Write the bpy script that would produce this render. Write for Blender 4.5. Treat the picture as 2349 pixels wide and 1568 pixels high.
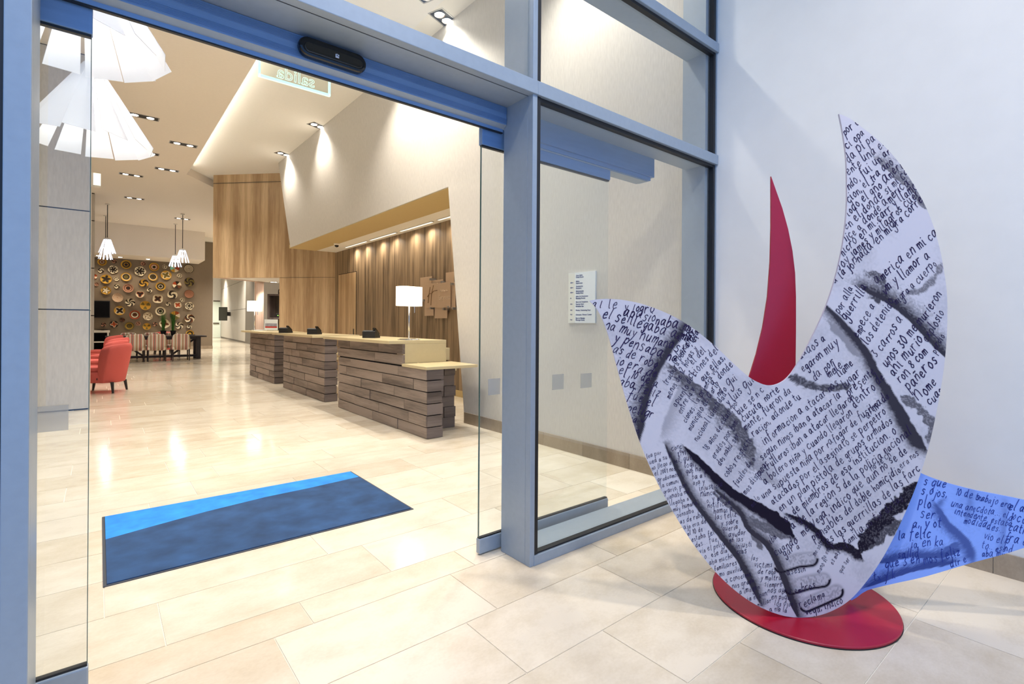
import bpy, bmesh, math, random
import numpy as np
from mathutils import Vector, Matrix

# ------------------------------------------------------------------ scene reset
for o in list(bpy.data.objects):
    bpy.data.objects.remove(o, do_unlink=True)
scene = bpy.context.scene
C = scene.collection
rnd = random.Random(7)
PI = math.pi

# ------------------------------------------------------------------ camera
FPX, CX, CY0, CAMH, RHO = 1162.0, 1174.5, 741.0, 1.4, math.radians(0.4)
TH = math.atan(946.5 / 1162.0)
FW = (math.sin(TH), math.cos(TH)); RT = (math.cos(TH), -math.sin(TH))
cam_d = bpy.data.cameras.new('camera'); cam = bpy.data.objects.new('camera', cam_d); C.objects.link(cam)
cam_d.sensor_fit = 'HORIZONTAL'; cam_d.sensor_width = 36.0
cam_d.lens = FPX / 2349.0 * 36.0
cam_d.shift_y = -(784.0 - CY0) / 2349.0
cam_d.clip_start = 0.05; cam_d.clip_end = 200
_r = Vector((RT[0], RT[1], 0)); _z = Vector((0, 0, 1)); _f = Vector((FW[0], FW[1], 0))
_cr = _r * math.cos(RHO) + _z * math.sin(RHO); _cu = _z * math.cos(RHO) - _r * math.sin(RHO)
cam.matrix_world = Matrix(((_cr.x, _cu.x, -_f.x, 0), (_cr.y, _cu.y, -_f.y, 0), (_cr.z, _cu.z, -_f.z, CAMH), (0, 0, 0, 1)))
scene.camera = cam

# ------------------------------------------------------------------ world: blue dusk sky
world = bpy.data.worlds.new('dusk_sky'); scene.world = world; world.use_nodes = True
wn = world.node_tree.nodes; wbg = wn['Background']
wbg.inputs[0].default_value = (0.22, 0.46, 0.96, 1); wbg.inputs[1].default_value = 1.45
scene.view_settings.view_transform = 'Standard'
try: scene.view_settings.look = 'None'
except Exception: pass
scene.view_settings.exposure = 0.0; scene.view_settings.gamma = 1.0
scene.view_settings.use_curve_mapping = False
PW = dict(porch=390.0, tray=370.0, down=290.0, pend=150.0, small=10.0, niche=42.0, corr=1900.0, wallw=60.0, desk=8.0)

# ------------------------------------------------------------------ geometry of the photo's rays (to place real-size things on real planes)
def ray(x, y):
    a = x - CX; b = y - CY0
    u = (a * math.cos(RHO) + b * math.sin(RHO)) / FPX; v = (a * math.sin(RHO) - b * math.cos(RHO)) / FPX
    return (FW[0] + u * RT[0], FW[1] + u * RT[1], v)
def on_z(x, y, z=0.0):
    d = ray(x, y); t = (z - CAMH) / d[2]; return Vector((d[0] * t, d[1] * t, z))
def on_x(x, y, X):
    d = ray(x, y); t = X / d[0]; return Vector((X, d[1] * t, CAMH + d[2] * t))
def on_y(x, y, Y):
    d = ray(x, y); t = Y / d[1]; return Vector((d[0] * t, Y, CAMH + d[2] * t))
def on_t(x, y, t):
    d = ray(x, y); return Vector((d[0] * t, d[1] * t, CAMH + d[2] * t))

# ------------------------------------------------------------------ mesh builder
class MB:
    def __init__(s): s.v = []; s.f = []
    def add(s, vs, fs):
        n = len(s.v); s.v += [tuple(v) for v in vs]; s.f += [tuple(i + n for i in f) for f in fs]; return s
    def box(s, x0, x1, y0, y1, z0, z1, m=None):
        vs = [(x, y, z) for x in (x0, x1) for y in (y0, y1) for z in (z0, z1)]
        if m is not None: vs = [m @ Vector(v) for v in vs]
        return s.add(vs, [(0, 1, 3, 2), (4, 6, 7, 5), (0, 4, 5, 1), (2, 3, 7, 6), (0, 2, 6, 4), (1, 5, 7, 3)])
    def prism(s, pts, vec, m=None):
        n = len(pts); a = [Vector(p) for p in pts]; b = [p + Vector(vec) for p in a]
        vs = a + b
        if m is not None: vs = [m @ v for v in vs]
        return s.add(vs, [tuple(range(n))[::-1], tuple(range(n, 2 * n))] + [(i, (i + 1) % n, n + (i + 1) % n, n + i) for i in range(n)])
    def lathe(s, prof, n=24, m=None, cap=True):
        vs = []
        for r, z in prof:
            for i in range(n):
                a = 2 * PI * i / n; vs.append(Vector((r * math.cos(a), r * math.sin(a), z)))
        if m is not None: vs = [m @ v for v in vs]
        fs = [(j * n + i, j * n + (i + 1) % n, (j + 1) * n + (i + 1) % n, (j + 1) * n + i) for j in range(len(prof) - 1) for i in range(n)]
        if cap:
            fs.append(tuple(range(n))[::-1]); k = (len(prof) - 1) * n; fs.append(tuple(range(k, k + n)))
        return s.add(vs, fs)
    def cyl(s, p, q, r, n=12, r2=None):
        p = Vector(p); q = Vector(q); d = q - p; m = Matrix.Translation(p) @ d.to_track_quat('Z', 'Y').to_matrix().to_4x4()
        return s.lathe([(r, 0), (r if r2 is None else r2, d.length)], n, m)
    def tube(s, pts, r, n=8):
        for a, b in zip(pts, pts[1:]): s.cyl(a, b, r, n)
        return s
    def bar(s, p, q, w, t):
        p = Vector(p); q = Vector(q); d = q - p; m = Matrix.Translation(p) @ d.to_track_quat('Z', 'Y').to_matrix().to_4x4()
        return s.box(-w / 2, w / 2, -t / 2, t / 2, 0, d.length, m)
    def mesh(s, name, smooth=False):
        me = bpy.data.meshes.new(name); me.from_pydata(s.v, [], s.f); me.update()
        if smooth:
            me.polygons.foreach_set('use_smooth', [True] * len(me.polygons))
        return me
    def shifted(s, d):
        d = Vector(d); s.v = [tuple(Vector(v) - d) for v in s.v]; return s

def link(name, me, mat=None, parent=None, loc=(0, 0, 0), rz=0.0, bevel=0.0, smooth_angle=None):
    o = bpy.data.objects.new(name, me); C.objects.link(o)
    if mat is not None and me is not None and len(me.materials) == 0: me.materials.append(mat)
    if parent is not None: o.parent = parent
    o.location = loc; o.rotation_euler = (0, 0, rz)
    if bevel:
        b = o.modifiers.new('bevel', 'BEVEL'); b.width = bevel; b.segments = 2; b.limit_method = 'ANGLE'; b.angle_limit = math.radians(40)
    return o
def tag(o, label=None, cat=None, group=None, kind=None):
    if label: o['label'] = label
    if cat: o['category'] = cat
    if group: o['group'] = group
    if kind: o['kind'] = kind
    return o
def thing(name, label, cat, loc=(0, 0, 0), rz=0.0, group=None, kind=None):
    o = bpy.data.objects.new(name, None); C.objects.link(o); o.location = loc; o.rotation_euler = (0, 0, rz); o.empty_display_size = 0.1
    return tag(o, label, cat, group, kind)
def part(root, name, mb, mat, world=False, smooth=False, bevel=0.0, label=None):
    if world:
        loc = Vector(root.location)
        if root.parent: loc = loc + root.parent.location
        mb.shifted(loc)
    o = link(name, mb.mesh(name, smooth), mat, root, bevel=bevel)
    if label: o['label'] = label
    return o
def solo(name, mb, mat, label, cat, loc, group=None, kind=None, smooth=False, bevel=0.0):
    mb.shifted(loc); o = link(name, mb.mesh(name, smooth), mat, None, loc, bevel=bevel)
    return tag(o, label, cat, group, kind)
def copy_tree(o, parent=None):
    c = o.copy(); C.objects.link(c); c.parent = parent
    for ch in list(o.children): copy_tree(ch, c)
    return c
UNIT = MB().box(-.5, .5, -.5, .5, -.5, .5)
def unit_mesh(name, mat):
    me = UNIT.mesh(name); me.materials.append(mat); return me
def piece(me, name, parent, x0, x1, y0, y1, z0, z1):
    o = bpy.data.objects.new(name, me); C.objects.link(o); o.parent = parent
    l = parent.location if parent is not None else Vector((0, 0, 0))
    o.location = ((x0 + x1) / 2 - l[0], (y0 + y1) / 2 - l[1], (z0 + z1) / 2 - l[2]); o.scale = (x1 - x0, y1 - y0, z1 - z0); return o

# ------------------------------------------------------------------ materials
def srgb(r, g, b):
    f = lambda c: (c / 255) / 12.92 if c <= 10 else ((c / 255 + .055) / 1.055) ** 2.4
    return (f(r), f(g), f(b), 1)
def nmat(name):
    m = bpy.data.materials.new(name); m.use_nodes = True; nt = m.node_tree
    return m, nt, nt.nodes['Principled BSDF']
def pset(b, **k):
    nm = dict(rough='Roughness', metal='Metallic', spec='Specular IOR Level', trans='Transmission Weight', coat='Coat Weight', sheen='Sheen Weight')
    for a, v in k.items(): b.inputs[nm[a]].default_value = v
def simple(name, rgb, rough=.5, metal=0, var=0.0, scale=20, bump=0.0, stretch=None, spec=.5):
    """flat colour with slight procedural variation"""
    m, nt, b = nmat(name); pset(b, rough=rough, metal=metal, spec=spec)
    c = srgb(*rgb)
    tc = nt.nodes.new('ShaderNodeTexCoord'); mp = nt.nodes.new('ShaderNodeMapping'); nt.links.new(tc.outputs['Object'], mp.inputs[0])
    if stretch: mp.inputs['Scale'].default_value = stretch
    n = nt.nodes.new('ShaderNodeTexNoise'); n.inputs['Scale'].default_value = scale; n.inputs['Detail'].default_value = 4
    nt.links.new(mp.outputs[0], n.inputs['Vector'])
    r = nt.nodes.new('ShaderNodeValToRGB'); v = max(var, .012)
    r.color_ramp.elements[0].position = .3; r.color_ramp.elements[1].position = .7
    r.color_ramp.elements[0].color = tuple(x * (1 - v) for x in c[:3]) + (1,); r.color_ramp.elements[1].color = tuple(min(1, x * (1 + v)) for x in c[:3]) + (1,)
    nt.links.new(n.outputs['Fac'], r.inputs[0]); nt.links.new(r.outputs[0], b.inputs['Base Color'])
    if bump:
        bp = nt.nodes.new('ShaderNodeBump'); bp.inputs['Strength'].default_value = bump; bp.inputs['Distance'].default_value = .003
        nt.links.new(n.outputs['Fac'], bp.inputs['Height']); nt.links.new(bp.outputs[0], b.inputs['Normal'])
    return m
def stone(name, c0, c1, rough, rnd_island=False, vein=.5):
    m, nt, b = nmat(name); pset(b, rough=rough, spec=.5)
    g = nt.nodes.new('ShaderNodeNewGeometry')
    mp = nt.nodes.new('ShaderNodeMapping'); mp.inputs['Scale'].default_value = (1.2, 1.7, 1)
    nt.links.new(g.outputs['Position'], mp.inputs[0])
    oi = nt.nodes.new('ShaderNodeObjectInfo')
    rv = g.outputs['Random Per Island'] if rnd_island else oi.outputs['Random']
    off = nt.nodes.new('ShaderNodeVectorMath'); off.operation = 'ADD'
    cm = nt.nodes.new('ShaderNodeCombineXYZ'); mu = nt.nodes.new('ShaderNodeMath'); mu.operation = 'MULTIPLY'; mu.inputs[1].default_value = 60
    nt.links.new(rv, mu.inputs[0]); nt.links.new(mu.outputs[0], cm.inputs[2]); nt.links.new(mp.outputs[0], off.inputs[0]); nt.links.new(cm.outputs[0], off.inputs[1])
    n = nt.nodes.new('ShaderNodeTexNoise'); n.inputs['Scale'].default_value = 3.0; n.inputs['Detail'].default_value = 9; n.inputs['Roughness'].default_value = .62
    nt.links.new(off.outputs[0], n.inputs['Vector'])
    n2 = nt.nodes.new('ShaderNodeTexNoise'); n2.inputs['Scale'].default_value = 55; n2.inputs['Detail'].default_value = 3
    nt.links.new(off.outputs[0], n2.inputs['Vector'])
    ad = nt.nodes.new('ShaderNodeMath'); ad.operation = 'MULTIPLY_ADD'; ad.inputs[1].default_value = .25; nt.links.new(n2.outputs['Fac'], ad.inputs[0]); nt.links.new(n.outputs['Fac'], ad.inputs[2])
    a2 = nt.nodes.new('ShaderNodeMath'); a2.operation = 'MULTIPLY_ADD'; a2.inputs[1].default_value = .30; nt.links.new(rv, a2.inputs[0]); nt.links.new(ad.outputs[0], a2.inputs[2])
    r = nt.nodes.new('ShaderNodeValToRGB'); r.color_ramp.elements[0].position = .45; r.color_ramp.elements[1].position = .95
    r.color_ramp.elements[0].color = srgb(*c0); r.color_ramp.elements[1].color = srgb(*c1)
    nt.links.new(a2.outputs[0], r.inputs[0]); nt.links.new(r.outputs[0], b.inputs['Base Color'])
    return m
def wood(name, dark, light, axis='Z', freq=9.0, rough=.45, per_obj=.0, fine=60, coord='Position', contrast=(.3, .7)):
    """grain running along one axis: bands across the two others"""
    m, nt, b = nmat(name); pset(b, rough=rough)
    if coord == 'Position':
        src = nt.nodes.new('ShaderNodeNewGeometry').outputs['Position']
    else: src = nt.nodes.new('ShaderNodeTexCoord').outputs[coord]
    mp = nt.nodes.new('ShaderNodeMapping'); s = dict(X=(.08, 1, 1), Y=(1, .08, 1), Z=(1, 1, .04))[axis]; mp.inputs['Scale'].default_value = s
    oi = nt.nodes.new('ShaderNodeObjectInfo')
    nt.links.new(src, mp.inputs[0])
    off = nt.nodes.new('ShaderNodeVectorMath'); off.operation = 'ADD'; cm = nt.nodes.new('ShaderNodeCombineXYZ'); mu = nt.nodes.new('ShaderNodeMath'); mu.operation = 'MULTIPLY'; mu.inputs[1].default_value = 40 * (1 if per_obj else 0)
    nt.links.new(oi.outputs['Random'], mu.inputs[0])
    for i in range(3): nt.links.new(mu.outputs[0], cm.inputs[i])
    nt.links.new(mp.outputs[0], off.inputs[0]); nt.links.new(cm.outputs[0], off.inputs[1])
    n = nt.nodes.new('ShaderNodeTexNoise'); n.inputs['Scale'].default_value = freq; n.inputs['Detail'].default_value = 2
    nf = nt.nodes.new('ShaderNodeTexNoise'); nf.inputs['Scale'].default_value = fine; nf.inputs['Detail'].default_value = 5; nf.inputs['Distortion'].default_value = .6
    nt.links.new(off.outputs[0], n.inputs['Vector']); nt.links.new(off.outputs[0], nf.inputs['Vector'])
    ad = nt.nodes.new('ShaderNodeMath'); ad.operation = 'MULTIPLY_ADD'; ad.inputs[1].default_value = .5; nt.links.new(nf.outputs['Fac'], ad.inputs[0]); nt.links.new(n.outputs['Fac'], ad.inputs[2])
    sb = nt.nodes.new('ShaderNodeMath'); sb.operation = 'MULTIPLY_ADD'; sb.inputs[1].default_value = per_obj; nt.links.new(oi.outputs['Random'], sb.inputs[0]); nt.links.new(ad.outputs[0], sb.inputs[2])
    r = nt.nodes.new('ShaderNodeValToRGB'); r.color_ramp.elements[0].position = contrast[0] + .25; r.color_ramp.elements[1].position = contrast[1] + .25 + per_obj
    r.color_ramp.elements[0].color = srgb(*dark); r.color_ramp.elements[1].color = srgb(*light)
    nt.links.new(sb.outputs[0], r.inputs[0]); nt.links.new(r.outputs[0], b.inputs['Base Color'])
    bp = nt.nodes.new('ShaderNodeBump'); bp.inputs['Strength'].default_value = .15; bp.inputs['Distance'].default_value = .002
    nt.links.new(nf.outputs['Fac'], bp.inputs['Height']); nt.links.new(bp.outputs[0], b.inputs['Normal'])
    return m
def glass(name, tint=(1, 1, 1), ior=1.45, rough=0.0, gain=1.0):
    m = bpy.data.materials.new(name); m.use_nodes = True; nt = m.node_tree; nt.nodes.clear()
    out = nt.nodes.new('ShaderNodeOutputMaterial'); mix = nt.nodes.new('ShaderNodeMixShader')
    tr = nt.nodes.new('ShaderNodeBsdfTransparent'); tr.inputs[0].default_value = tint + (1,)
    gl = nt.nodes.new('ShaderNodeBsdfGlossy'); gl.inputs['Roughness'].default_value = rough; gl.inputs[0].default_value = (1, 1, 1, 1)
    lw = nt.nodes.new('ShaderNodeLayerWeight'); lw.inputs['Blend'].default_value = .5          # Schlick reflectance, same from both sides
    pw = nt.nodes.new('ShaderNodeMath'); pw.operation = 'POWER'; pw.inputs[1].default_value = 5.0; nt.links.new(lw.outputs['Facing'], pw.inputs[0])
    f0 = ((ior - 1) / (ior + 1)) ** 2
    mu = nt.nodes.new('ShaderNodeMath'); mu.operation = 'MULTIPLY_ADD'; mu.inputs[1].default_value = (1 - f0) * gain; mu.inputs[2].default_value = f0 * gain; mu.use_clamp = True
    nt.links.new(pw.outputs[0], mu.inputs[0]); nt.links.new(mu.outputs[0], mix.inputs[0]); nt.links.new(tr.outputs[0], mix.inputs[1]); nt.links.new(gl.outputs[0], mix.inputs[2]); nt.links.new(mix.outputs[0], out.inputs[0])
    return m
def frosted(name, rgb, alpha):
    m = bpy.data.materials.new(name); m.use_nodes = True; nt = m.node_tree; nt.nodes.clear()
    out = nt.nodes.new('ShaderNodeOutputMaterial'); mix = nt.nodes.new('ShaderNodeMixShader'); mix.inputs[0].default_value = alpha
    tr = nt.nodes.new('ShaderNodeBsdfTransparent'); df = nt.nodes.new('ShaderNodeBsdfDiffuse'); df.inputs[0].default_value = srgb(*rgb)
    nt.links.new(tr.outputs[0], mix.inputs[1]); nt.links.new(df.outputs[0], mix.inputs[2]); nt.links.new(mix.outputs[0], out.inputs[0]); return m
def emit(name, rgb, s):
    m, nt, b = nmat(name); b.inputs['Base Color'].default_value = rgb + (1,); b.inputs['Emission Color'].default_value = rgb + (1,); b.inputs['Emission Strength'].default_value = s; return m
def shade_mat(name, rgb, trans=.6, glow=0.0):
    m = bpy.data.materials.new(name); m.use_nodes = True; nt = m.node_tree; nt.nodes.clear()
    out = nt.nodes.new('ShaderNodeOutputMaterial'); mix = nt.nodes.new('ShaderNodeMixShader'); mix.inputs[0].default_value = trans
    df = nt.nodes.new('ShaderNodeBsdfDiffuse'); tl = nt.nodes.new('ShaderNodeBsdfTranslucent')
    df.inputs[0].default_value = rgb + (1,); tl.inputs[0].default_value = rgb + (1,)
    nt.links.new(df.outputs[0], mix.inputs[1]); nt.links.new(tl.outputs[0], mix.inputs[2])
    if glow:
        ad = nt.nodes.new('ShaderNodeAddShader'); em = nt.nodes.new('ShaderNodeEmission'); em.inputs[0].default_value = rgb + (1,); em.inputs[1].default_value = glow
        nt.links.new(mix.outputs[0], ad.inputs[0]); nt.links.new(em.outputs[0], ad.inputs[1]); nt.links.new(ad.outputs[0], out.inputs[0])
    else: nt.links.new(mix.outputs[0], out.inputs[0])
    return m
def vcol(name, rough=.5, attr='print', spec=.4, bump=False):
    m, nt, b = nmat(name); pset(b, rough=rough, spec=spec)
    a = nt.nodes.new('ShaderNodeAttribute'); a.attribute_name = attr; nt.links.new(a.outputs['Color'], b.inputs['Base Color'])
    return m

M = {}
M['tile_in'] = stone('polished_limestone', (204, 190, 166), (228, 218, 200), .12)
M['tile_out'] = stone('honed_limestone', (196, 178, 150), (225, 211, 190), .38)
M['tile_far'] = stone('polished_limestone_far', (196, 180, 154), (224, 212, 191), .12, True)
M['grout'] = simple('pale_grout', (236, 230, 216), .8)
M['base_stone'] = stone('skirting_stone', (128, 112, 92), (168, 152, 130), .35)
M['white'] = simple('white_plaster', (228, 226, 221), .7, var=.015, scale=6, bump=.15)
M['ceil'] = simple('ceiling_paint', (240, 231, 218), .75)
M['tray'] = simple('tray_paint', (240, 238, 232), .75)
M['textile'] = simple('woven_wallcovering', (200, 195, 186), .78, var=.07, scale=85, bump=.3, stretch=(1, 1, .16))
M['taupe'] = simple('taupe_wallcovering', (122, 107, 88), .8, var=.05, scale=60, stretch=(1, 1, .1))
M['gold'] = simple('ochre_paint', (196, 172, 120), .6)
M['white_c'] = simple('niche_white', (236, 232, 222), .7)
M['oak'] = wood('light_oak_veneer', (162, 131, 94), (212, 183, 142), 'Z', 5.5, .45)
M['walnut'] = wood('fluted_walnut_veneer', (86, 70, 52), (158, 134, 104), 'Z', 12.0, .5, contrast=(.28, .62))
M['pinkwood'] = wood('pale_pink_oak', (206, 172, 150), (232, 206, 186), 'Z', 8, .5)
M['plank'] = wood('smoked_plank', (84, 72, 64), (146, 130, 118), 'Y', 7, .5, per_obj=.22, fine=45)
M['planke'] = wood('smoked_plank_end', (70, 60, 56), (116, 104, 98), 'X', 7, .5, per_obj=.22, fine=45)
M['darkgap'] = simple('dark_backing', (22, 19, 18), .9)
M['laminate'] = simple('beige_laminate', (196, 180, 140), .28, var=.02)
M['alu'] = simple('anodised_aluminium', (150, 162, 174), .40, .20, var=.03, scale=30)
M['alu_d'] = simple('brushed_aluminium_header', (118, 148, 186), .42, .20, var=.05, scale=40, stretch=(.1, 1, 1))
M['gasket'] = simple('black_gasket', (16, 17, 22), .5)
M['glass'] = glass('clear_glass', (.955, .975, .98))
M['glass_e'] = simple('glass_edge', (60, 90, 84), .2)
M['sticker'] = frosted('frosted_film', (186, 184, 178), .42)
M['sensor'] = simple('gloss_black_plastic', (10, 10, 12), .12)
M['smoke'] = simple('smoked_lens', (38, 33, 24), .08)
M['print_w'] = simple('white_print', (225, 225, 235), .6)
M['black'] = simple('matte_black', (20, 20, 22), .5)
M['screen'] = simple('dark_screen', (10, 10, 14), .5, spec=.12)
M['chrome'] = simple('chrome', (215, 215, 215), .15, 1.0)
M['steel'] = simple('satin_steel', (180, 180, 178), .35, .9)
M['coral'] = simple('coral_upholstery', (204, 92, 84), .9, var=.06, scale=200, bump=.2)
M['darkwood'] = simple('espresso_wood', (44, 36, 34), .45, var=.1, scale=12, stretch=(1, 1, .1))
M['mat_d'] = simple('navy_pile', (38, 70, 110), .95, var=.34, scale=5, bump=.6)
M['mat_l'] = simple('bright_blue_pile', (44, 138, 228), .95, var=.18, scale=9, bump=.6)
M['rubber'] = simple('grey_rubber', (62, 66, 74), .7)
M['red'] = simple('crimson_lacquer', (168, 22, 48), .34, var=.02)
M['bulb'] = emit('lamp_white', (1, .96, .9), 22.0)
M['shade'] = shade_mat('white_petal_shade', (.84, .86, .90), .30)
M['shade_s'] = shade_mat('white_fin_shade', (.86, .90, 1.0), .5, .75)
M['lampshade'] = shade_mat('fabric_lampshade', (.95, .88, .76), .7, 1.5)
M['green_led'] = emit('green_edge_light', (.60, .95, .78), .92)
M['acrylic'] = glass('clear_acrylic', (.95, .98, .96), 1.3)
M['greypanel'] = simple('grey_wall_panel', (178, 172, 160), .45, var=.04, scale=10, stretch=(4, 4, .3))
M['greendoor'] = simple('pale_green_door', (212, 222, 208), .5)
M['bronze'] = simple('bronze_jamb', (84, 76, 64), .5)
M['darkshelf'] = wood('dark_shelf_wood', (66, 56, 52), (108, 94, 88), 'Z', 8, .5)
M['sandglass'] = simple('sandblasted_glass', (196, 168, 138), .35)
M['etch'] = simple('etched_mark', (120, 90, 58), .6)
M['relief'] = simple('raised_lettering', (214, 190, 162), .4)
M['signw'] = simple('white_sign_board', (226, 230, 232), .4)
M['signb'] = simple('navy_lettering', (42, 58, 120), .5)
M['bask'] = vcol('woven_fibre', .85)
M['leaf'] = simple('grass_leaf', (66, 120, 40), .6, var=.25, scale=14)
M['cream'] = simple('cream_trim', (214, 200, 170), .6)

# ------------------------------------------------------------------ light helper (always inside its lamp's builder)
def spot(parent, loc, watts, deg=110, blend=.6, col=(1, .93, .83), size=.06, to=None):
    l = bpy.data.lights.new('lamp_light', 'SPOT'); l.energy = watts; l.spot_size = math.radians(deg); l.spot_blend = blend; l.color = col; l.shadow_soft_size = size
    o = bpy.data.objects.new('lamp_light', l); C.objects.link(o)
    if parent is not None: o.parent = parent
    o.location = loc
    if to is not None: o.rotation_euler = (Vector(to) - Vector(loc)).to_track_quat('-Z', 'Y').to_euler()
    return o
def bulb_light(parent, loc, watts, col=(1, .93, .84), size=.05):
    l = bpy.data.lights.new('lamp_light', 'POINT'); l.energy = watts; l.color = col; l.shadow_soft_size = size
    o = bpy.data.objects.new('lamp_light', l); C.objects.link(o); o.parent = parent; o.location = loc; return o

# ================================================================== STRUCTURE
ZT, ZC = 5.78, 5.56            # tray ceiling, main ceiling
XW, XL = 3.95, 3.98            # white porch wall, lobby wall
YF, YI = 2.18, 2.45            # facade outer / inner face

# ---- floor: bed + individually laid tiles
floor = solo('floor', MB().box(-6, 12, -4, 56, -.12, -.0035), M['grout'], 'pale stone tiled floor running from porch into lobby', 'floor', (0, 0, 0), kind='structure')
tiles = []
def lay(y0, y1, joint, L, xa, xb, out):
    g = .0022; x = joint - L * math.ceil((joint - xa) / L)
    while x < xb:
        tiles.append((max(x, xa) + g, min(x + L, xb) - g, y0 + g, y1 - g, out)); x += L
ys_out = [2.40 - .4355 * i for i in range(15)]
jo = [.608, 1.335, 1.79, 2.197]
for i in range(14): lay(ys_out[i + 1], ys_out[i], jo[i] if i < 4 else rnd.uniform(0, .9), .913, -3.2, XW, True)
lay(2.40, 2.63, .78, .913, -3.2, XW, True)
ji = [.231, .026, .70, 1.35, 2.40, .62, .845, .51, .858, .419]
i = 0; y = 2.63
while y < 52:
    xb = 7.0 if y > 5.0 else XL
    if y > 17: xb = 10.0
    if y > 30: lay(y, y + .428, rnd.uniform(0, 1.05), 1.05, 4.6, 10.0, False)
    else: lay(y, y + .428, ji[i] if i < len(ji) else rnd.uniform(0, 1.05), 1.05, -4.0 if y < 10.3 else -.3, xb, False)
    i += 1; y += .428
def screen_size(t):
    cx, cy = (t[0] + t[1]) / 2, (t[2] + t[3]) / 2; dpt = cx * FW[0] + cy * FW[1]
    if dpt < .6: return 0
    u = (cx * RT[0] + cy * RT[1]) / dpt; v = 1.4 / dpt
    if abs(u) > 1.15 or v > .80: return 0
    return 1 / dpt ** 2
tiles.sort(key=screen_size, reverse=True)
me_o = unit_mesh('floor_tile', M['tile_out']); me_i = unit_mesh('floor_tile', M['tile_in'])
for t in tiles[:300]: piece(me_o if t[4] else me_i, 'floor_tile', floor, t[0], t[1], t[2], t[3], -.012, 0.0)
mb = MB()
for t in tiles[300:]: mb.box(t[0], t[1], t[2], t[3], -.012, 0.0)
tag(part(floor, 'floor_tiles', mb, M['tile_far']), kind='stuff')

# ---- porch: white wall, added unseen roof above the frame, skirting stones
solo('wall_right', MB().box(XW, XW + .25, -6, 2.24, -.1, 6.2), M['white'], 'tall smooth white plaster wall beside the glass front', 'wall', (XW, 0, 0), kind='structure')
sk = thing('baseboard_right', 'brown stone skirting along the white porch wall', 'baseboard', (XW, 0, 0), kind='structure')
me_s = unit_mesh('skirting_stone', M['base_stone'])
yy = -5.8
while yy < 2.1: piece(me_s, 'skirting_stone', sk, XW - .012, XW, yy, min(yy + .897, 2.17), 0, .13); yy += .9
solo('ceiling_porch_added', MB().box(-6, XW + .25, -1.2, 2.5, 6.0, 6.2), M['white'], 'unseen white slab added high above the entrance to limit sky light', 'ceiling', (0, 0, 6.0), kind='structure')  # unseen slab, added so sky light enters only from front and sides
# ---- lobby shell
cl = solo('ceiling', MB().prism([(-6, 2.3, ZC), (1.90, 2.3, ZC), (1.90, 17.0, ZC), (4.3, 20.2, ZC), (14, 20.2, ZC), (14, 56, ZC), (-6, 56, ZC)], (0, 0, .5)), M['ceil'], 'cream painted main lobby ceiling with recessed twin downlights', 'ceiling', (0, 0, ZC), kind='structure')
solo('ceiling_tray', MB().box(1.6, 7.5, 2.3, 21.0, ZT, ZT + .2), M['tray'], 'raised lighter ceiling tray over the reception wall', 'ceiling', (1.6, 2.3, ZT), kind='structure')
# lobby right wall with the slanted reception niche cut out; upper skin leans slightly at the far end
def skin():
    n = 24; mb = MB(); ya, yb_bot, yb_top = YI, 15.45, 16.0
    near = [(2.30, 0.0), (5.92, 0.0), (6.40, 3.41), (2.30, 3.41)]
    mb.prism([(XL, y_, z_) for y_, z_ in near], (.12, 0, 0))
    vs = []; fs = []
    for i in range(n + 1):
        s = i / n; y0_ = 2.30 + (14.45 - 2.30) * s; y1_ = 2.30 + (14.95 - 2.30) * s
        xb_ = XL + .02 * s; xt = XL - .17 * s
        vs += [(xb_, y0_, 3.41), (xt, y1_, ZT), (xb_ + .12, y0_, 3.41), (xt + .3, y1_, ZT)]
    for i in range(n):
        a = 4 * i; b = a + 4
        fs += [(a, b, b + 1, a + 1), (a + 2, a + 3, b + 3, b + 2), (a, a + 2, b + 2, b), (a + 1, b + 1, b + 3, a + 3)]
    fs += [(0, 1, 3, 2), (4 * n, 4 * n + 2, 4 * n + 3, 4 * n + 1)]
    return mb.add(vs, fs)
solo('wall_lobby', skin(), M['textile'], 'beige woven-covered wall with a slanted reception niche cut into it', 'wall', (XL, 4, 0), kind='structure')
sk = thing('baseboard_lobby', 'brown stone skirting below the beige lobby wall', 'baseboard', (XL, 2.5, 0), kind='structure')
yy = 2.46
while yy < 5.9: piece(me_s, 'skirting_stone', sk, XL - .012, XL, yy, min(yy + .607, 5.925), 0, .15); yy += .61
mb = MB().box(XL + .035, 4.74, 6.42, 14.6, 3.404, 3.5)
solo('ceiling_niche_edge', mb, M['gold'], 'ochre soffit band along the reception niche', 'ceiling', (4.3, 6, 3.41), kind='structure')
solo('ceiling_niche', MB().box(4.74, 5.45, 5.4, 14.6, 3.41, 3.5), M['white_c'], 'white lit ceiling strip inside the reception niche', 'ceiling', (5, 6, 3.41), kind='structure')
solo('wall_niche', MB().box(5.30, 5.45, 5.2, 14.66, 0, 3.42), M['walnut'], 'brown vertical-grain wooden wall behind the reception desks', 'wall', (5.3, 6, 0), kind='structure')
solo('baseboard_niche', MB().box(5.285, 5.30, 5.2, 13.0, 0, .12), M['gold'], 'pale skirting under the wooden niche wall', 'baseboard', (5.29, 6, 0), kind='structure')
solo('wall_niche_end', MB().box(4.1, 5.45, 5.05, 5.2, 0, 3.42), M['textile'], 'beige return wall at the near end of the niche', 'wall', (4.7, 5.1, 0), kind='structure')
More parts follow.
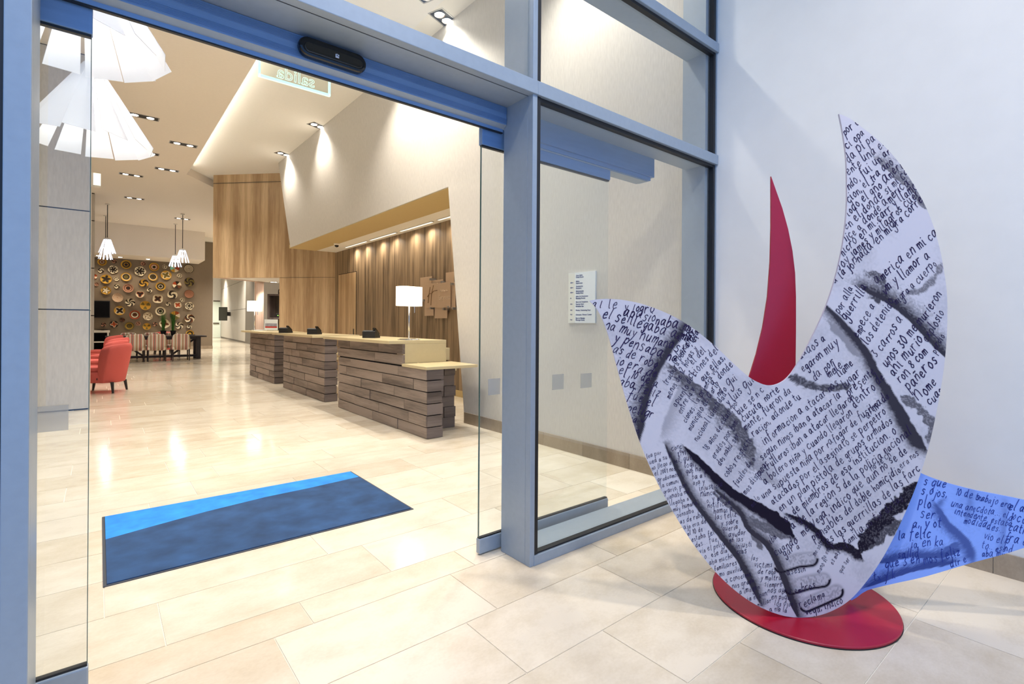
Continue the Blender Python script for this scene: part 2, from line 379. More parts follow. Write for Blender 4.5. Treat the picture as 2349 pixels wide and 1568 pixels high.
# far oak wall: hangs over the passage, reaches the floor right of it
TW = 15.2
a = on_t(489, 500, TW); b = on_t(642, 500, TW - .25); c2 = on_t(775, 500, TW - .5)
ZB = 2.70
dirw = Vector((c2.x - a.x, c2.y - a.y, 0)).normalized(); nrm = Vector((-dirw.y, dirw.x, 0))
if nrm.y < 0: nrm = -nrm
zc0 = ZC + .03
ow = thing('wall_far', 'light oak clad wall hanging over the passage beyond the desks', 'wall', (a.x, a.y, 0), kind='structure')
def slab(p, q, z0, z1, th_):
    p = Vector((p.x, p.y, 0)); q = Vector((q.x, q.y, 0)); n_ = nrm * th_
    return MB().prism([p + _z * z0, q + _z * z0, q + _z * z1, p + _z * z1], n_)
part(ow, 'hanging_panel', slab(a, b, ZB, ZT + .05, .12), M['oak'], True)
part(ow, 'standing_panel', slab(b, c2 + dirw * .25, 0, ZT + .05, .12), M['oak'], True)
part(ow, 'shadow_gap', slab(a - nrm * .004, c2 - nrm * .004, 5.52, 5.535, .004), M['bronze'], True)
part(ow, 'panel_joint', slab(b - nrm * .004, c2 - nrm * .004, ZB - .004, ZB + .004, .004), M['bronze'], True)
# oak portal going back from the hanging panel
pj = on_z(602, 648, ZB); pj2 = Vector((pj.x, pj.y, 0)); a2 = Vector((a.x, a.y, 0)); dp = (pj2 - a2).normalized(); npx = Vector((dp.y, -dp.x, 0))
if npx.x < 0: npx = -npx
a3 = a2 + nrm * .125 + npx * .02
mb = MB().prism([a3 + _z * ZB, pj2 + _z * ZB, pj2 + _z * (ZB + .22), a3 + _z * (ZB + .22)], npx * .1)
tr = thing('trim_1', 'pale oak portal frame of the passage under the hanging wall', 'portal', (a.x, a.y, 0), kind='structure')
part(tr, 'portal_beam', mb, M['pinkwood'], True)
jam = on_z(587, 650, ZB)
mb = MB().prism([pj2 - dp * .32, pj2, pj2 + npx * .06, pj2 - dp * .32 + npx * .06], (0, 0, ZB))
part(tr, 'portal_jamb', mb, M['pinkwood'], True)
solo('ceiling_passage', MB().prism([a2 + nrm * .12 + _z * (ZB + .02), Vector((b.x, b.y, 0)) + nrm * .12 + _z * (ZB + .02), Vector((b.x, b.y, 0)) + nrm * 4 + _z * (ZB + .02), pj2 + _z * (ZB + .02)], (0, 0, .1)), M['white_c'], 'white soffit inside the passage behind the oak wall', 'ceiling', (a.x, a.y, ZB), kind='structure')
# alcove white wall behind portal
p0 = on_t(600, 700, 18.6); p1 = on_t(660, 700, 18.3)
solo('wall_alcove', MB().prism([(p0.x, p0.y, 0), (p1.x, p1.y, 0), (p1.x, p1.y, 3.2), (p0.x, p0.y, 3.2)], nrm * .1), M['white'], 'white alcove wall behind the third reception desk', 'wall', (p0.x, p0.y, 0), kind='structure')
# ---- left column wall with panel joints, side walls, back wall
cw = thing('wall_left', 'pale fabric-panelled wall left of the entrance, seen through glass', 'wall', (-.114, 10.38, 0), kind='structure')
part(cw, 'wall_core', MB().box(-4.2, -.134, 10.40, 11.2, 0, ZC), M['darkgap'], True)
me_t = unit_mesh('wall_panel', M['textile'])
zs = [.02, 1.57, 3.12, 4.67, ZC]
for z0, z1 in zip(zs, zs[1:]):
    piece(me_t, 'wall_panel', cw, -2.2, -.114, 10.38, 10.41, z0, z1 - .018)
    piece(me_t, 'wall_panel', cw, -4.2, -2.206, 10.38, 10.41, z0, z1 - .018)
    piece(me_t, 'wall_panel', cw, -.14, -.114, 10.412, 11.2, z0, z1 - .018)
fcx = on_y(216, 700, 21.5).x
fc = thing('wall_column', 'narrow beige panelled column at the far left beyond the coral chairs', 'column', (fcx, 21.5, 0), kind='structure')
part(fc, 'column_core', MB().box(fcx - 1.4, fcx - .01, 21.53, 22.6, 0, ZC), M['darkgap'], True)
for z0, z1 in zip(zs, zs[1:]):
    piece(me_t, 'wall_panel', fc, fcx - 1.4, fcx, 21.5, 21.53, z0, z1 - .03)
solo('wall_left_outer', MB().box(-4.4, -4.2, 2.3, 30, 0, ZC), M['textile'], 'beige side wall at the far left of the lobby', 'wall', (-4.3, 10, 0), kind='structure')
YB = 29.5
xe = on_y(488, 700, YB).x
solo('wall_back', MB().box(-4.2, xe, YB, YB + .3, 0, ZC), M['taupe'], 'taupe feature wall at the back hung with woven plates', 'wall', (1, YB, 0), kind='structure')
solo('baseboard_back', MB().box(-4.2, xe + .01, YB - .015, YB, 0, .16), M['base_stone'], 'stone skirting under the taupe back wall', 'baseboard', (1, YB, 0), kind='structure')
bx = on_y(470, 597, 27.5)
solo('ceiling_bulkhead', MB().box(-4.2, bx.x, 27.5, YB, bx.z, ZC + .01), M['ceil'], 'white dropped bulkhead above the plate-covered wall', 'ceiling', (1, 27.5, bx.z), kind='structure')
b2 = on_y(480, 553, 29.2)
solo('ceiling_beam', MB().box(bx.x, xe + .02, 29.0, YB, b2.z, ZC + .01), M['white_c'], 'short white beam right of the bulkhead', 'ceiling', (bx.x, 29.2, b2.z), kind='structure')
# ---- corridor beyond the passage
e0 = on_z(480, 777); e1 = on_z(512, 775)
q0 = on_z(506, 774.5); q1 = on_z(566, 788); q2 = q1 + (q1 - q0) * .9
dv = (q1 - q0).normalized(); nv = Vector((dv.y, -dv.x, 0))
if nv.x < 0: nv = -nv
solo('wall_corridor_end', MB().box(xe - .2, q0.x + 2.3, q0.y, q0.y + .2, 0, ZC), M['white'], 'white end wall of the corridor', 'wall', (q0.x, q0.y, 0), kind='structure')
cr = thing('wall_corridor', 'grey panelled corridor wall beyond the passage', 'wall', (q0.x, q0.y, 0), kind='structure')
part(cr, 'wall_core', MB().prism([q0 + nv * .03, q2 + nv * .03, q2 + nv * .03 + _z * ZC, q0 + nv * .03 + _z * ZC], nv * .2), M['bronze'], True)
Lc = (q2 - q0).length; nc = 8
hz = [.12, 2.22, 4.08, ZC]
for i in range(nc):
    for z0, z1 in zip(hz, hz[1:]):
        if z0 < 3 and .53 < (i + .5) / nc < .6: continue
        s0, s1 = Lc * i / nc + .012, Lc * (i + 1) / nc - .012
        part(cr, 'wall_panel', MB().prism([q0 + dv * s0 + _z * z0, q0 + dv * s1 + _z * z0, q0 + dv * s1 + _z * (z1 - .03), q0 + dv * s0 + _z * (z1 - .03)], nv * .03), M['greypanel'], True)
solo('wall_corridor_left', MB().box(xe - .2, xe, YB + .3, q0.y + .2, 0, ZC), M['white'], 'white left wall of the corridor', 'wall', (xe, 35, 0), kind='structure')
solo('wall_corridor_right', MB().box(5.6, 14, 20.3, 20.5, 0, ZC), M['white'], 'white partition closing the back of the reception', 'wall', (6, 20.3, 0), kind='structure')
solo('wall_outer_right', MB().box(10.2, 10.4, 5, 56, 0, ZC + .3), M['white'], 'outer white wall at the far right of the building', 'wall', (10.2, 20, 0), kind='structure')
solo('wall_reception_back', MB().box(5.6, 5.75, 5.0, 20.3, 0, ZT), M['white'], 'plain partition behind the wooden niche wall', 'wall', (5.7, 10, 0), kind='structure')
# door in corridor end wall
d4 = thing('door_4', 'pale green double-bar door at the end of the corridor', 'door', (on_y(497, 778, q0.y - .02).x, q0.y - .02, 0), kind='structure')
x0d, x1d = on_y(489, 700, q0.y - .03).x, on_y(506, 700, q0.y - .03).x
zt = on_y(497, 690, q0.y).z
part(d4, 'door_leaf', MB().box(x0d, x1d, q0.y - .03, q0.y - .005, 0.03, zt), M['greendoor'], True)
part(d4, 'push_bar', MB().box(x0d, x1d - .1, q0.y - .09, q0.y - .03, on_y(497, 741, q0.y).z - .05, on_y(497, 741, q0.y).z + .05), M['bronze'], True)
part(d4, 'head_bar', MB().box(x0d, x1d - .05, q0.y - .07, q0.y - .03, zt - .05, zt + .04), M['bronze'], True)

# ================================================================== GLASS FRONT
PX0, PX1 = 1.92, 1.98        # post between door and side light
LX0, LX1 = -.232, -.168      # left post
ZTOP = 6.0
ZTR0, ZTR1 = 2.715, 2.795    # transom
ZU0, ZU1 = 3.64, 3.715       # upper transom
def post(name, x0, x1, label, gx0, gx1, z0=0.0):
    t = thing(name, label, 'post', ((x0 + x1) / 2, YF, 0), kind='structure')
    part(t, 'post_body', MB().box(x0, x1, YF + .045, YI, z0, ZTOP), M['alu'], True, bevel=.003)
    part(t, 'cover_cap', MB().box(x0, x1 - .025 if gx1 > x1 - .03 and gx0 > x0 else x1, YF, YF + .045, z0, ZTOP), M['alu'], True, bevel=.003)
    if gx1 > gx0: part(t, 'gasket', MB().box(gx0, gx1, YF + .006, YF + .06, z0 + .06, ZTOP), M['gasket'], True)
    return t
post('trim_2', PX0, PX1, 'aluminium post between sliding door and side window', PX1 - .025, PX1 + .004)
post('trim_3', LX0, LX1, 'aluminium post at the left edge of the doorway', LX0 - .016, LX0)
t = thing('trim_4', 'end mullion where the glass front meets the white wall', 'post', (3.92, YF, 0), kind='structure')
part(t, 'post_body', MB().box(3.865, XW - .002, YF + .06, YI, 0, ZTOP), M['alu'], True)
part(t, 'gasket', MB().box(3.905, 3.930, YF + .01, YF + .06, .06, ZTOP), M['gasket'], True)
part(t, 'cover_cap', MB().box(3.935, XW - .002, YF + .004, YF + .06, 0, ZTOP), M['alu'], True)
def transom(name, x0, x1, z0, z1, label, gask=True, depth=YI - .03):
    t = thing(name, label, 'transom', ((x0 + x1) / 2, YF, z0), kind='structure')
    part(t, 'transom_body', MB().box(x0, x1, YF + .045, depth, z0, z1), M['alu'], True)
    part(t, 'cover_cap', MB().box(x0, x1, YF - .012, YF + .04, z0, z1), M['alu'], True, bevel=.003)
    if gask: part(t, 'gasket', MB().box(x0, x1, YF + .012, YF + .05, z0 - .022, z0), M['gasket'], True)
    else: part(t, 'gasket', MB().box(x0, x1, YF + .040, YF + .045, z0 + .001, z1 - .01), M['gasket'], True)
    return t
transom('trim_5', LX0, PX0 + .03, ZTR0, ZTR1, 'aluminium transom beam above the sliding door', False, 2.43)
transom('trim_6', PX0 + .03, XW - .002, ZTR0, ZTR1, 'aluminium transom above the side window')
transom('trim_7', PX0 + .03, XW - .002, ZU0, ZU1, 'upper aluminium transom near the white wall')
transom('trim_8', LX0, PX0 + .03, ZU0, ZU1, 'upper aluminium transom high over the doorway')
t = thing('trim_9', 'low aluminium sill under the side window', 'sill', (2.9, YF, 0), kind='structure')
part(t, 'sill_cap', MB().box(PX0 + .03, XW - .014, YF - .004, YF + .045, 0, .058), M['alu'], True, bevel=.003)
part(t, 'sill_body', MB().box(PX1, XW - .014, YF + .045, YI - .01, 0, .055), M['alu'], True)
part(t, 'gasket', MB().box(PX1, XW - .03, YF + .012, YF + .05, .058, .068), M['gasket'], True)
transom('trim_10', -2.4, LX0 - .0, ZTR0, ZTR1, 'aluminium transom left of the doorway')
t = thing('trim_11', 'low aluminium sill left of the doorway', 'sill', (-1.3, YF, 0), kind='structure')
part(t, 'sill_body', MB().box(-2.4, LX0, YF, YI - .01, 0, .055), M['alu'], True)
def pane(name, x0, x1, z0, z1, label):
    o = solo(name, MB().box(x0, x1, YF + .030, YF + .040, z0, z1), M['glass'], label, 'window', ((x0 + x1) / 2, YF + .035, z0), kind='structure'); return o
pane('window_1', PX1 - .01, 3.91, .06, ZTR0 - .004, 'tall clear side window right of the door')
pane('window_2', PX1 - .01, 3.91, ZTR1, ZU0 - .004, 'clear window pane between the two right transoms')
pane('window_3', PX1 - .01, 3.91, ZU1, ZTOP, 'topmost clear window pane beside the white wall')
pane('window_4', LX1, PX0, ZTR1, ZU0 - .004, 'clear window pane above the sliding door')
pane('window_5', LX1, PX0, ZU1, ZTOP, 'highest clear window pane over the doorway')
pane('window_6', -2.4, LX0 - .01, .06, ZTR0 - .004, 'clear window pane left of the doorway post')
pane('window_7', -2.4, LX0 - .01, ZTR1, ZTOP, 'upper clear pane left of the doorway')
solo('wall_front', MB().box(-6, -2.4, YF, YI, 0, 6.2), M['white'], 'white front wall left of the glass front', 'wall', (-4, YF, 0), kind='structure')

# ---- sliding door header (operator housing) and leaves
HX0, HX1 = LX1 - 1.2, 3.475
hd = thing('door_header', 'long blue-grey aluminium operator housing above the sliding doors', 'door header', (.9, 2.42, 2.56))
for nm, x0, x1 in (('housing', LX1 + .002, PX0 - .002),):
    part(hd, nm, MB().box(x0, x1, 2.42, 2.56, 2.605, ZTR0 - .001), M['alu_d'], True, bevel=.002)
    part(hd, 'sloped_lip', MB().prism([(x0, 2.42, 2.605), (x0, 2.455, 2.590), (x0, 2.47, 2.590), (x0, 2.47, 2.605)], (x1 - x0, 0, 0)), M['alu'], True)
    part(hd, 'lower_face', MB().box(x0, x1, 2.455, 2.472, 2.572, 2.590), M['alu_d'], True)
    part(hd, 'brush_seal', MB().box(x0, x1, 2.458, 2.474, 2.566, 2.572), M['gasket'], True)
    mb = MB()
    for k in range(7): mb.box(x0 + .001, x1 - .001, 2.4175, 2.421, 2.612 + k * .0048, 2.6142 + k * .0048)
    for k in range(8): mb.box(x0 + .001, x1 - .001, 2.4175, 2.421, 2.672 + k * .0048, 2.6742 + k * .0048)
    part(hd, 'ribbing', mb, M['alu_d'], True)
hb = thing('door_header', 'aluminium housing end seen behind the side window', 'door header', (2.7, 2.455, 2.56))
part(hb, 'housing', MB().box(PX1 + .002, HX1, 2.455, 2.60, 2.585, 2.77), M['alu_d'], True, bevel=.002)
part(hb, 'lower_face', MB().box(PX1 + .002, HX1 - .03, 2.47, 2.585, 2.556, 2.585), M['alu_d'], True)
part(hb, 'brush_seal', MB().box(PX1 + .002, HX1 - .07, 2.475, 2.58, 2.545, 2.556), M['alu'], True)
def leaf(name, x0, x1, edge, label):
    t = thing(name, label, 'door', ((x0 + x1) / 2, 2.5, 0), kind='structure')
    part(t, 'glass_pane', MB().box(x0, x1, 2.492, 2.502, .10, 2.475), M['glass'], True)
    part(t, 'bottom_rail', MB().box(x0 - .004, x1 + .004, 2.478, 2.516, .008, .098), M['alu'], True, bevel=.006)
    part(t, 'rail_seal', MB().box(x0, x1, 2.486, 2.508, .098, .106), M['gasket'], True)
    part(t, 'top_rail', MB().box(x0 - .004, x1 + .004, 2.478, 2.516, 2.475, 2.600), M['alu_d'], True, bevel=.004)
    part(t, 'top_seal', MB().box(x0, x1, 2.486, 2.508, 2.466, 2.475), M['gasket'], True)
    ex = x0 if edge < 0 else x1
    part(t, 'glass_edge', MB().box(ex - .0012, ex + .0012, 2.491, 2.503, .106, 2.466), M['glass_e'], True)
    return t
lf1 = leaf('door_1', -1.25, -.029, 1, 'left sliding glass door leaf standing open')
lf2 = leaf('door_2', 1.783, 2.955, -1, 'right sliding glass door leaf standing open behind the post')
for x0, x1, y0_, y1_, r_ in ((1120, 1147, 868, 905, lf2), (1267, 1293, 858, 893, lf2), (1332, 1357, 856, 889, lf2), (60, 157, 931, 990, lf1)):
    a_ = on_y(x0, (y0_ + y1_) / 2, 2.49); b_ = on_y(x1, (y0_ + y1_) / 2, 2.49); zz0 = on_y((x0 + x1) / 2, y1_, 2.49).z; zz1 = on_y((x0 + x1) / 2, y0_, 2.49).z
    part(r_, 'safety_sticker', MB().box(a_.x, b_.x, 2.4895, 2.4915, zz0, zz1), M['sticker'], True, label='frosted square safety sticker')

# ---- motion sensor on the header
sx0, sx1, sz0, sz1 = .69, 1.008, 2.612, 2.700
ms = thing('motion_sensor', 'black capsule-shaped motion sensor on the door header', 'sensor', ((sx0 + sx1) / 2, 2.42, (sz0 + sz1) / 2))
def capsule(w, h, n=14):
    r = h / 2; pts = []
    for k in range(n + 1): a_ = -PI / 2 + PI * k / n; pts.append((w / 2 - r + r * math.cos(a_), r * math.sin(a_)))
    for k in range(n + 1): a_ = PI / 2 + PI * k / n; pts.append((-w / 2 + r + r * math.cos(a_), r * math.sin(a_)))
    return pts
W_, H_ = sx1 - sx0, sz1 - sz0
part(ms, 'housing', MB().prism([(x, -.045, z) for x, z in capsule(W_, H_)][::-1], (0, .043, 0)), M['sensor'], bevel=.012)
part(ms, 'lens', MB().prism([(x, -.0485, z - .006) for x, z in capsule(W_ - .045, H_ * .50)][::-1], (0, .012, 0)), M['smoke'], bevel=.003)
mb = MB()
u_ = .0022
for bx_ in ((-4, -2, -1, 4), (-4, 4, 2.6, 4), (1.2, 4, -1, 4), (-1.2, 4, -1, .2), (-4, 3.4, -4, -1.8)):
    mb.box(bx_[0] * u_ + .012, bx_[1] * u_ + .012, -.0500, -.0487, bx_[2] * u_ - .006, bx_[3] * u_ - .006)
part(ms, 'maker_mark', mb, M['print_w'], label='small white square emblem')

# ---- edge-lit exit sign hanging behind the header (seen from its back, so mirrored)
def text_mesh(body, size, extrude=0.0, offset=0.0, mirror=False, align='CENTER'):
    cu = bpy.data.curves.new('lettering', 'FONT'); cu.body = body; cu.size = size; cu.extrude = extrude; cu.align_x = align; cu.offset = offset; cu.resolution_u = 2
    o = bpy.data.objects.new('lettering', cu); C.objects.link(o); bpy.context.view_layer.update()
    dg = bpy.context.evaluated_depsgraph_get(); me = bpy.data.meshes.new_from_object(o.evaluated_get(dg)); bpy.data.objects.remove(o); bpy.data.curves.remove(cu)
    # text lies in XY: stand it up facing -Y
    for v in me.vertices:
        x, y, z = v.co; v.co = ((-x if mirror else x), -z, y)
    if mirror: me.flip_normals()
    return me
def text_outline(body, size, r, mirror):
    cu = bpy.data.curves.new('lettering', 'FONT'); cu.body = body; cu.size = size; cu.fill_mode = 'NONE' if False else 'BOTH'; cu.align_x = 'CENTER'; cu.resolution_u = 3
    o = bpy.data.objects.new('lettering', cu); C.objects.link(o); bpy.context.view_layer.update()
    dg = bpy.context.evaluated_depsgraph_get(); me = bpy.data.meshes.new_from_object(o.evaluated_get(dg)); bpy.data.objects.remove(o); bpy.data.curves.remove(cu)
    bm = bmesh.new(); bm.from_mesh(me); bmesh.ops.remove_doubles(bm, verts=bm.verts, dist=1e-5)
    mb = MB(); sx = -1 if mirror else 1
    for e in bm.edges:
        if len(e.link_faces) == 1:
            p, q = [v.co for v in e.verts]; p = Vector((sx * p.x, 0, p.y)); q = Vector((sx * q.x, 0, q.y))
            if (q - p).length < 1e-6: continue
            mb.cyl(p, q, r, 4)
    bm.free(); return mb
SY = 2.64
s0 = on_y(593, 164, SY); s1 = on_y(757, 217, SY)
sgx0, sgx1, sgz0 = s0.x, s1.x, (s0.z + s1.z) / 2 - .016
sg = thing('exit_sign', 'clear edge-lit exit panel with mirrored salida lettering above the doorway', 'exit sign', ((sgx0 + sgx1) / 2, SY, sgz0))
wS = sgx1 - sgx0
part(sg, 'acrylic_panel', MB().box(-wS / 2, wS / 2, -.004, .004, 0, .16), M['acrylic'])
part(sg, 'lit_border', MB().box(-wS / 2 - .001, -wS / 2 + .008, -.006, .006, 0, .16).box(wS / 2 - .008, wS / 2 + .001, -.006, .006, 0, .16).box(-wS / 2, wS / 2, -.006, .006, -.001, .011), M['green_led'])
mb = text_outline('salida', .084, .0013, True)
mb.v = [(v[0], v[1] - .006, v[2] + .019) for v in mb.v]
part(sg, 'lettering', mb, M['green_led'])
part(sg, 'lamp_bar', MB().box(-wS / 2, wS / 2, -.02, .02, .16, .20), M['alu'])
part(sg, 'hanger_rod', MB().cyl((-.1, 0, .2), (-.1, 0, ZC - sgz0), .004, 8).cyl((.1, 0, .2), (.1, 0, ZC - sgz0), .004, 8), M['steel'])

# ================================================================== DOORMAT
mat_p = [on_z(240, 1180, .0), on_z(812, 1084, .0), on_z(955, 1174, .0), on_z(229, 1338, .0)]
mx0, mx1, my0, my1 = .022, 1.835, 3.405, 4.625
mt = thing('doormat', 'large blue two-tone entrance mat on the pale floor', 'mat', ((mx0 + mx1) / 2, (my0 + my1) / 2, 0))
part(mt, 'rubber_edge', MB().box(mx0, mx1, my0, my1, 0, .004), M['rubber'], True)
bnd = [on_z(*p, .01) for p in ((237.5, 1237), (353, 1205), (472, 1172.6), (609, 1139), (711, 1118), (823, 1092.6))]
e = .016
cur = [(mx0 + e, bnd[0].y)] + [(min(max(p.x, mx0 + e), mx1 - e), p.y) for p in bnd[1:-1]] + [(mx1 - e, min(bnd[-1].y, my1 - e - .02))]
part(mt, 'dark_pile', MB().prism([(mx0 + e, my0 + e, .003)] + [(mx1 - e, my0 + e, .003)] + [(x, y, .003) for x, y in cur[::-1]], (0, 0, .006)), M['mat_d'], True)
part(mt, 'light_pile', MB().prism([(x, y, .003) for x, y in cur] + [(mx1 - e, my1 - e, .003), (mx0 + e, my1 - e, .003)], (0, 0, .006)), M['mat_l'], True)

# ================================================================== RECEPTION DESKS
ZD = 1.165
me_pf = unit_mesh('plank', M['plank']); me_pe = unit_mesh('plank_end', M['planke'])
def plinth(root, x0, x1, y0, y1, ztop, seed, low=None):
    """plank-clad box: long face at x0 (towards the lobby), end face at y0; low=(ylow, zlow) lowers the near end"""
    r = random.Random(seed); L = root.location
    core = MB().box(x0 + .022, x1 - .01, y0 + .022, y1 - .005, 0, (low[1] if low else ztop) - .005)
    if low: core.box(x0 + .022, x1 - .01, low[0] + .005, y1 - .005, low[1] - .01, ztop - .005)
    part(root, 'core', core, M['darkgap'], True)
    nrow = 8; hgt = (1.125) / nrow; g = .006
    for k in range(nrow):
        z0 = k * hgt; z1 = min(z0 + hgt - g, ztop)
        if z0 > ztop - .02: break
        ya = y0
        if low and z0 > low[1] - .06: ya = low[0]
        top = z1
        if low and ya == y0: top = min(z1, low[1] - .002)
        pr_ = r.choice((0, .006, .012)) ; y = ya; first = True
        while y < y1 - .02:
            ln = r.uniform(.45, 1.35) if not first else r.uniform(.25, 1.1)
            ye = y + ln
            if y1 - ye < .25: ye = y1
            off = r.choice((0, .004, .01))
            piece(me_pf, 'plank', root, x0 - off, x0 + .026, y + (g if not first else 0), ye, z0 + g, top); y = ye; first = False
        if ya == y0 or not low:
            o_ = r.choice((0, .005, .012)); piece(me_pe, 'plank_end', root, x0 + .001, x1 + r.choice((-.012, 0, .008)), ya - o_ - .001, ya + .022, z0 + g, top)
def desk(y0, y1, py0, py1, label, seed, low=None):
    t = thing('reception_desk', label, 'desk', (3.1, (py0 + py1) / 2, 0), group='reception desks')
    plinth(t, 3.05, 3.27, py0, py1, ZD - .042, seed, low)
    part(t, 'counter_top', MB().box(2.85, 3.70, y0, y1, ZD - .042, ZD), M['laminate'], True, bevel=.003)
    part(t, 'back_worktop', MB().box(3.28, 3.95, y0 + .12, y1 - .05, .72, .76), M['laminate'], True, bevel=.003)
    part(t, 'back_panel', MB().box(3.275, 3.30, y0 + .1, y1 - .05, .05, ZD - .042), M['laminate'], True)
    return t
d1 = desk(5.97, 8.41, 5.35, 8.25, 'nearest plank-clad reception desk with a low side counter', 3, (5.97, .83))
part(d1, 'end_box', MB().box(3.052, 3.70, 5.972, 6.15, .87, ZD - .042), M['laminate'], True, bevel=.002)
part(d1, 'low_counter', MB().box(3.03, 3.78, 5.33, 5.97, .832, .868), M['laminate'], True, bevel=.003)
part(d1, 'side_ledge', MB().box(3.70, 3.90, 6.2, 6.9, .87, 1.04), M['laminate'], True, bevel=.002)
core = MB().box(3.50, 3.70, 5.80, 6.02, 0, .83); part(d1, 'rear_core', core, M['darkgap'], True)
r = random.Random(5)
for k in range(6):
    z0 = k * .14 + .003; o_ = r.choice((0, .01))
    if k % 2: piece(me_pe, 'plank_end', d1, 3.475, 3.545, 5.775, 5.80, z0, min(z0 + .136, .83)); piece(me_pe, 'plank_end', d1, 3.549, 3.715 + o_, 5.765, 5.80, z0, min(z0 + .136, .83))
    else: piece(me_pe, 'plank_end', d1, 3.475, 3.71 + o_, 5.775, 5.80, z0, min(z0 + .136, .83))
d2 = desk(8.96, 11.59, 8.91, 11.43, 'middle plank-clad reception desk between the other two', 11)
d3 = desk(12.17, 14.62, 12.18, 14.52, 'farthest plank-clad reception desk beside the passage', 23)

# ---- table lamps
def table_lamp(p, label, sw=.33, sh=.25, zs0=.50):
    t = thing('table_lamp', label, 'lamp', p, .2, group='table lamps on the reception desks')
    part(t, 'base', MB().box(-.12, .12, -.09, .09, 0, .012).box(-.10, .10, -.075, .075, .012, .02), M['chrome'], bevel=.003)
    part(t, 'pole', MB().cyl((0, 0, .02), (0, 0, zs0 + .04), .010, 12), M['chrome'], smooth=True)
    part(t, 'pull_switch', MB().cyl((.05, -.05, zs0 - .09), (.05, -.05, zs0 + .02), .006, 8), M['chrome'])
    a_, b_ = sw / 2, sw / 3.2
    n = 28; out = []
    for k in range(n):
        an = 2 * PI * k / n; cx_ = abs(math.cos(an)) ** .45 * (1 if math.cos(an) > 0 else -1); sy_ = abs(math.sin(an)) ** .45 * (1 if math.sin(an) > 0 else -1); out.append((a_ * cx_, b_ * sy_))
    vs = [(x, y, zs0) for x, y in out] + [(x, y, zs0 + sh) for x, y in out]
    part(t, 'lamp_shade', MB().add(vs, [(k, (k + 1) % n, n + (k + 1) % n, n + k) for k in range(n)]), M['lampshade'], smooth=True)
    part(t, 'bulb', MB().lathe([(.005, zs0 + .06), (.03, zs0 + .09), (.03, zs0 + .14), (.005, zs0 + .17)], 12), M['bulb'], smooth=True)
    bulb_light(t, (0, 0, zs0 + .12), PW['desk'], (1, .9, .72), .04)
    return t
lp = on_t(938, 782, 6.75); table_lamp((lp.x, lp.y, ZD), 'lit white-shaded table lamp on the nearest reception desk', .34, .255, .455)
lp = on_t(584, 757, 13.3); table_lamp((lp.x, lp.y, ZD), 'lit white-shaded table lamp on the farthest reception desk', .34, .27, .50)

# ---- phones
def phone(p, rz, label):
    t = thing('desk_phone', label, 'phone', p, rz, group='desk phones on the counters')
    part(t, 'phone_body', MB().prism([(-.10, -.09, 0), (-.10, .10, 0), (-.10, .10, .10), (-.10, .06, .115), (-.10, -.09, .03)], (.20, 0, 0)), M['black'], bevel=.004)
    part(t, 'handset', MB().prism([(-.095, -.085, .04), (-.095, .07, .125), (-.095, .075, .155), (-.095, .04, .15), (-.095, -.08, .075)], (.05, 0, 0)), M['sensor'], bevel=.01)
    part(t, 'keypad', MB().prism([(-.03, -.075, .044), (-.03, .035, .109), (-.03, .035, .113), (-.03, -.075, .048)], (.11, 0, 0)), M['screen'])
    part(t, 'stand', MB().box(-.07, .07, -.02, .09, 0, .02), M['black'])
    return t
for px, py, tt, lab in ((852, 776, 7.6, 'black desk phone on the nearest reception desk'), (722, 766, 9.6, 'black desk phone on the middle reception desk'), (656, 760, 10.6, 'black desk phone with pale handset on the far end of the middle desk')):
    q = on_t(px, py, tt); phone((q.x, q.y, ZD), 2.3, lab)
# ---- brochure stand, papers on the far desk
q = on_t(622, 757, 12.9)
bs = thing('brochure_stand', 'white acrylic card stand with grey and red picture on the far desk', 'card stand', (q.x, q.y, ZD), -TH)
part(bs, 'card', MB().box(-.17, .17, -.004, .0, .02, .29), M['signw'])
part(bs, 'picture', MB().box(-.15, .15, -.006, -.004, .11, .19), simple('grey_photo', (150, 150, 162), .5, var=.3, scale=14))
part(bs, 'red_band', MB().box(-.15, .15, -.0065, -.004, .075, .112), simple('red_band', (186, 46, 42), .5))
part(bs, 'foot', MB().box(-.17, .17, -.05, .07, 0, .02), M['acrylic'])
q = on_t(597, 756, 13.0)
solo('paper_stack', MB().box(-.12, .12, -.09, .09, 0, .025).shifted((-q.x, -q.y, -ZD)), M['signw'], 'small white paper stack beside the card stand', 'paper', (q.x, q.y, ZD))
# ---- security dome under the niche soffit
q = on_x(742, 577, 4.6)
cd = thing('security_camera', 'small black dome camera under the niche soffit', 'camera', (4.7, 12.9, 3.41))
part(cd, 'mount', MB().lathe([(.07, 0), (.07, -.03), (.05, -.05)], 16), M['white_c'])
part(cd, 'dome', MB().lathe([(.055, -.04), (.05, -.07), (.03, -.092), (.004, -.1)], 16), M['sensor'], smooth=True)
# ---- staff door in the wooden wall
da = on_x(777, 700, 5.295); db = on_x(817, 700, 5.295); dz = on_x(797, 627, 5.295).z
dr = thing('door_3', 'wood-veneered staff door flush in the brown niche wall', 'door', (5.29, (da.y + db.y) / 2, 0), kind='structure')
part(dr, 'door_leaf', MB().box(5.284, 5.30, db.y, da.y, .01, dz), M['oak'], True)
part(dr, 'door_gap', MB().box(5.290, 5.299, db.y - .015, da.y + .015, .0, dz + .015), M['darkgap'], True)
part(dr, 'handle_plate', MB().box(5.272, 5.284, db.y + .10, db.y + .16, .95, 1.22), M['bronze'], True)
part(dr, 'lever', MB().box(5.225, 5.245, db.y + .12, db.y + .30, 1.05, 1.075).box(5.225, 5.284, db.y + .12, db.y + .14, 1.05, 1.075), M['steel'], True)
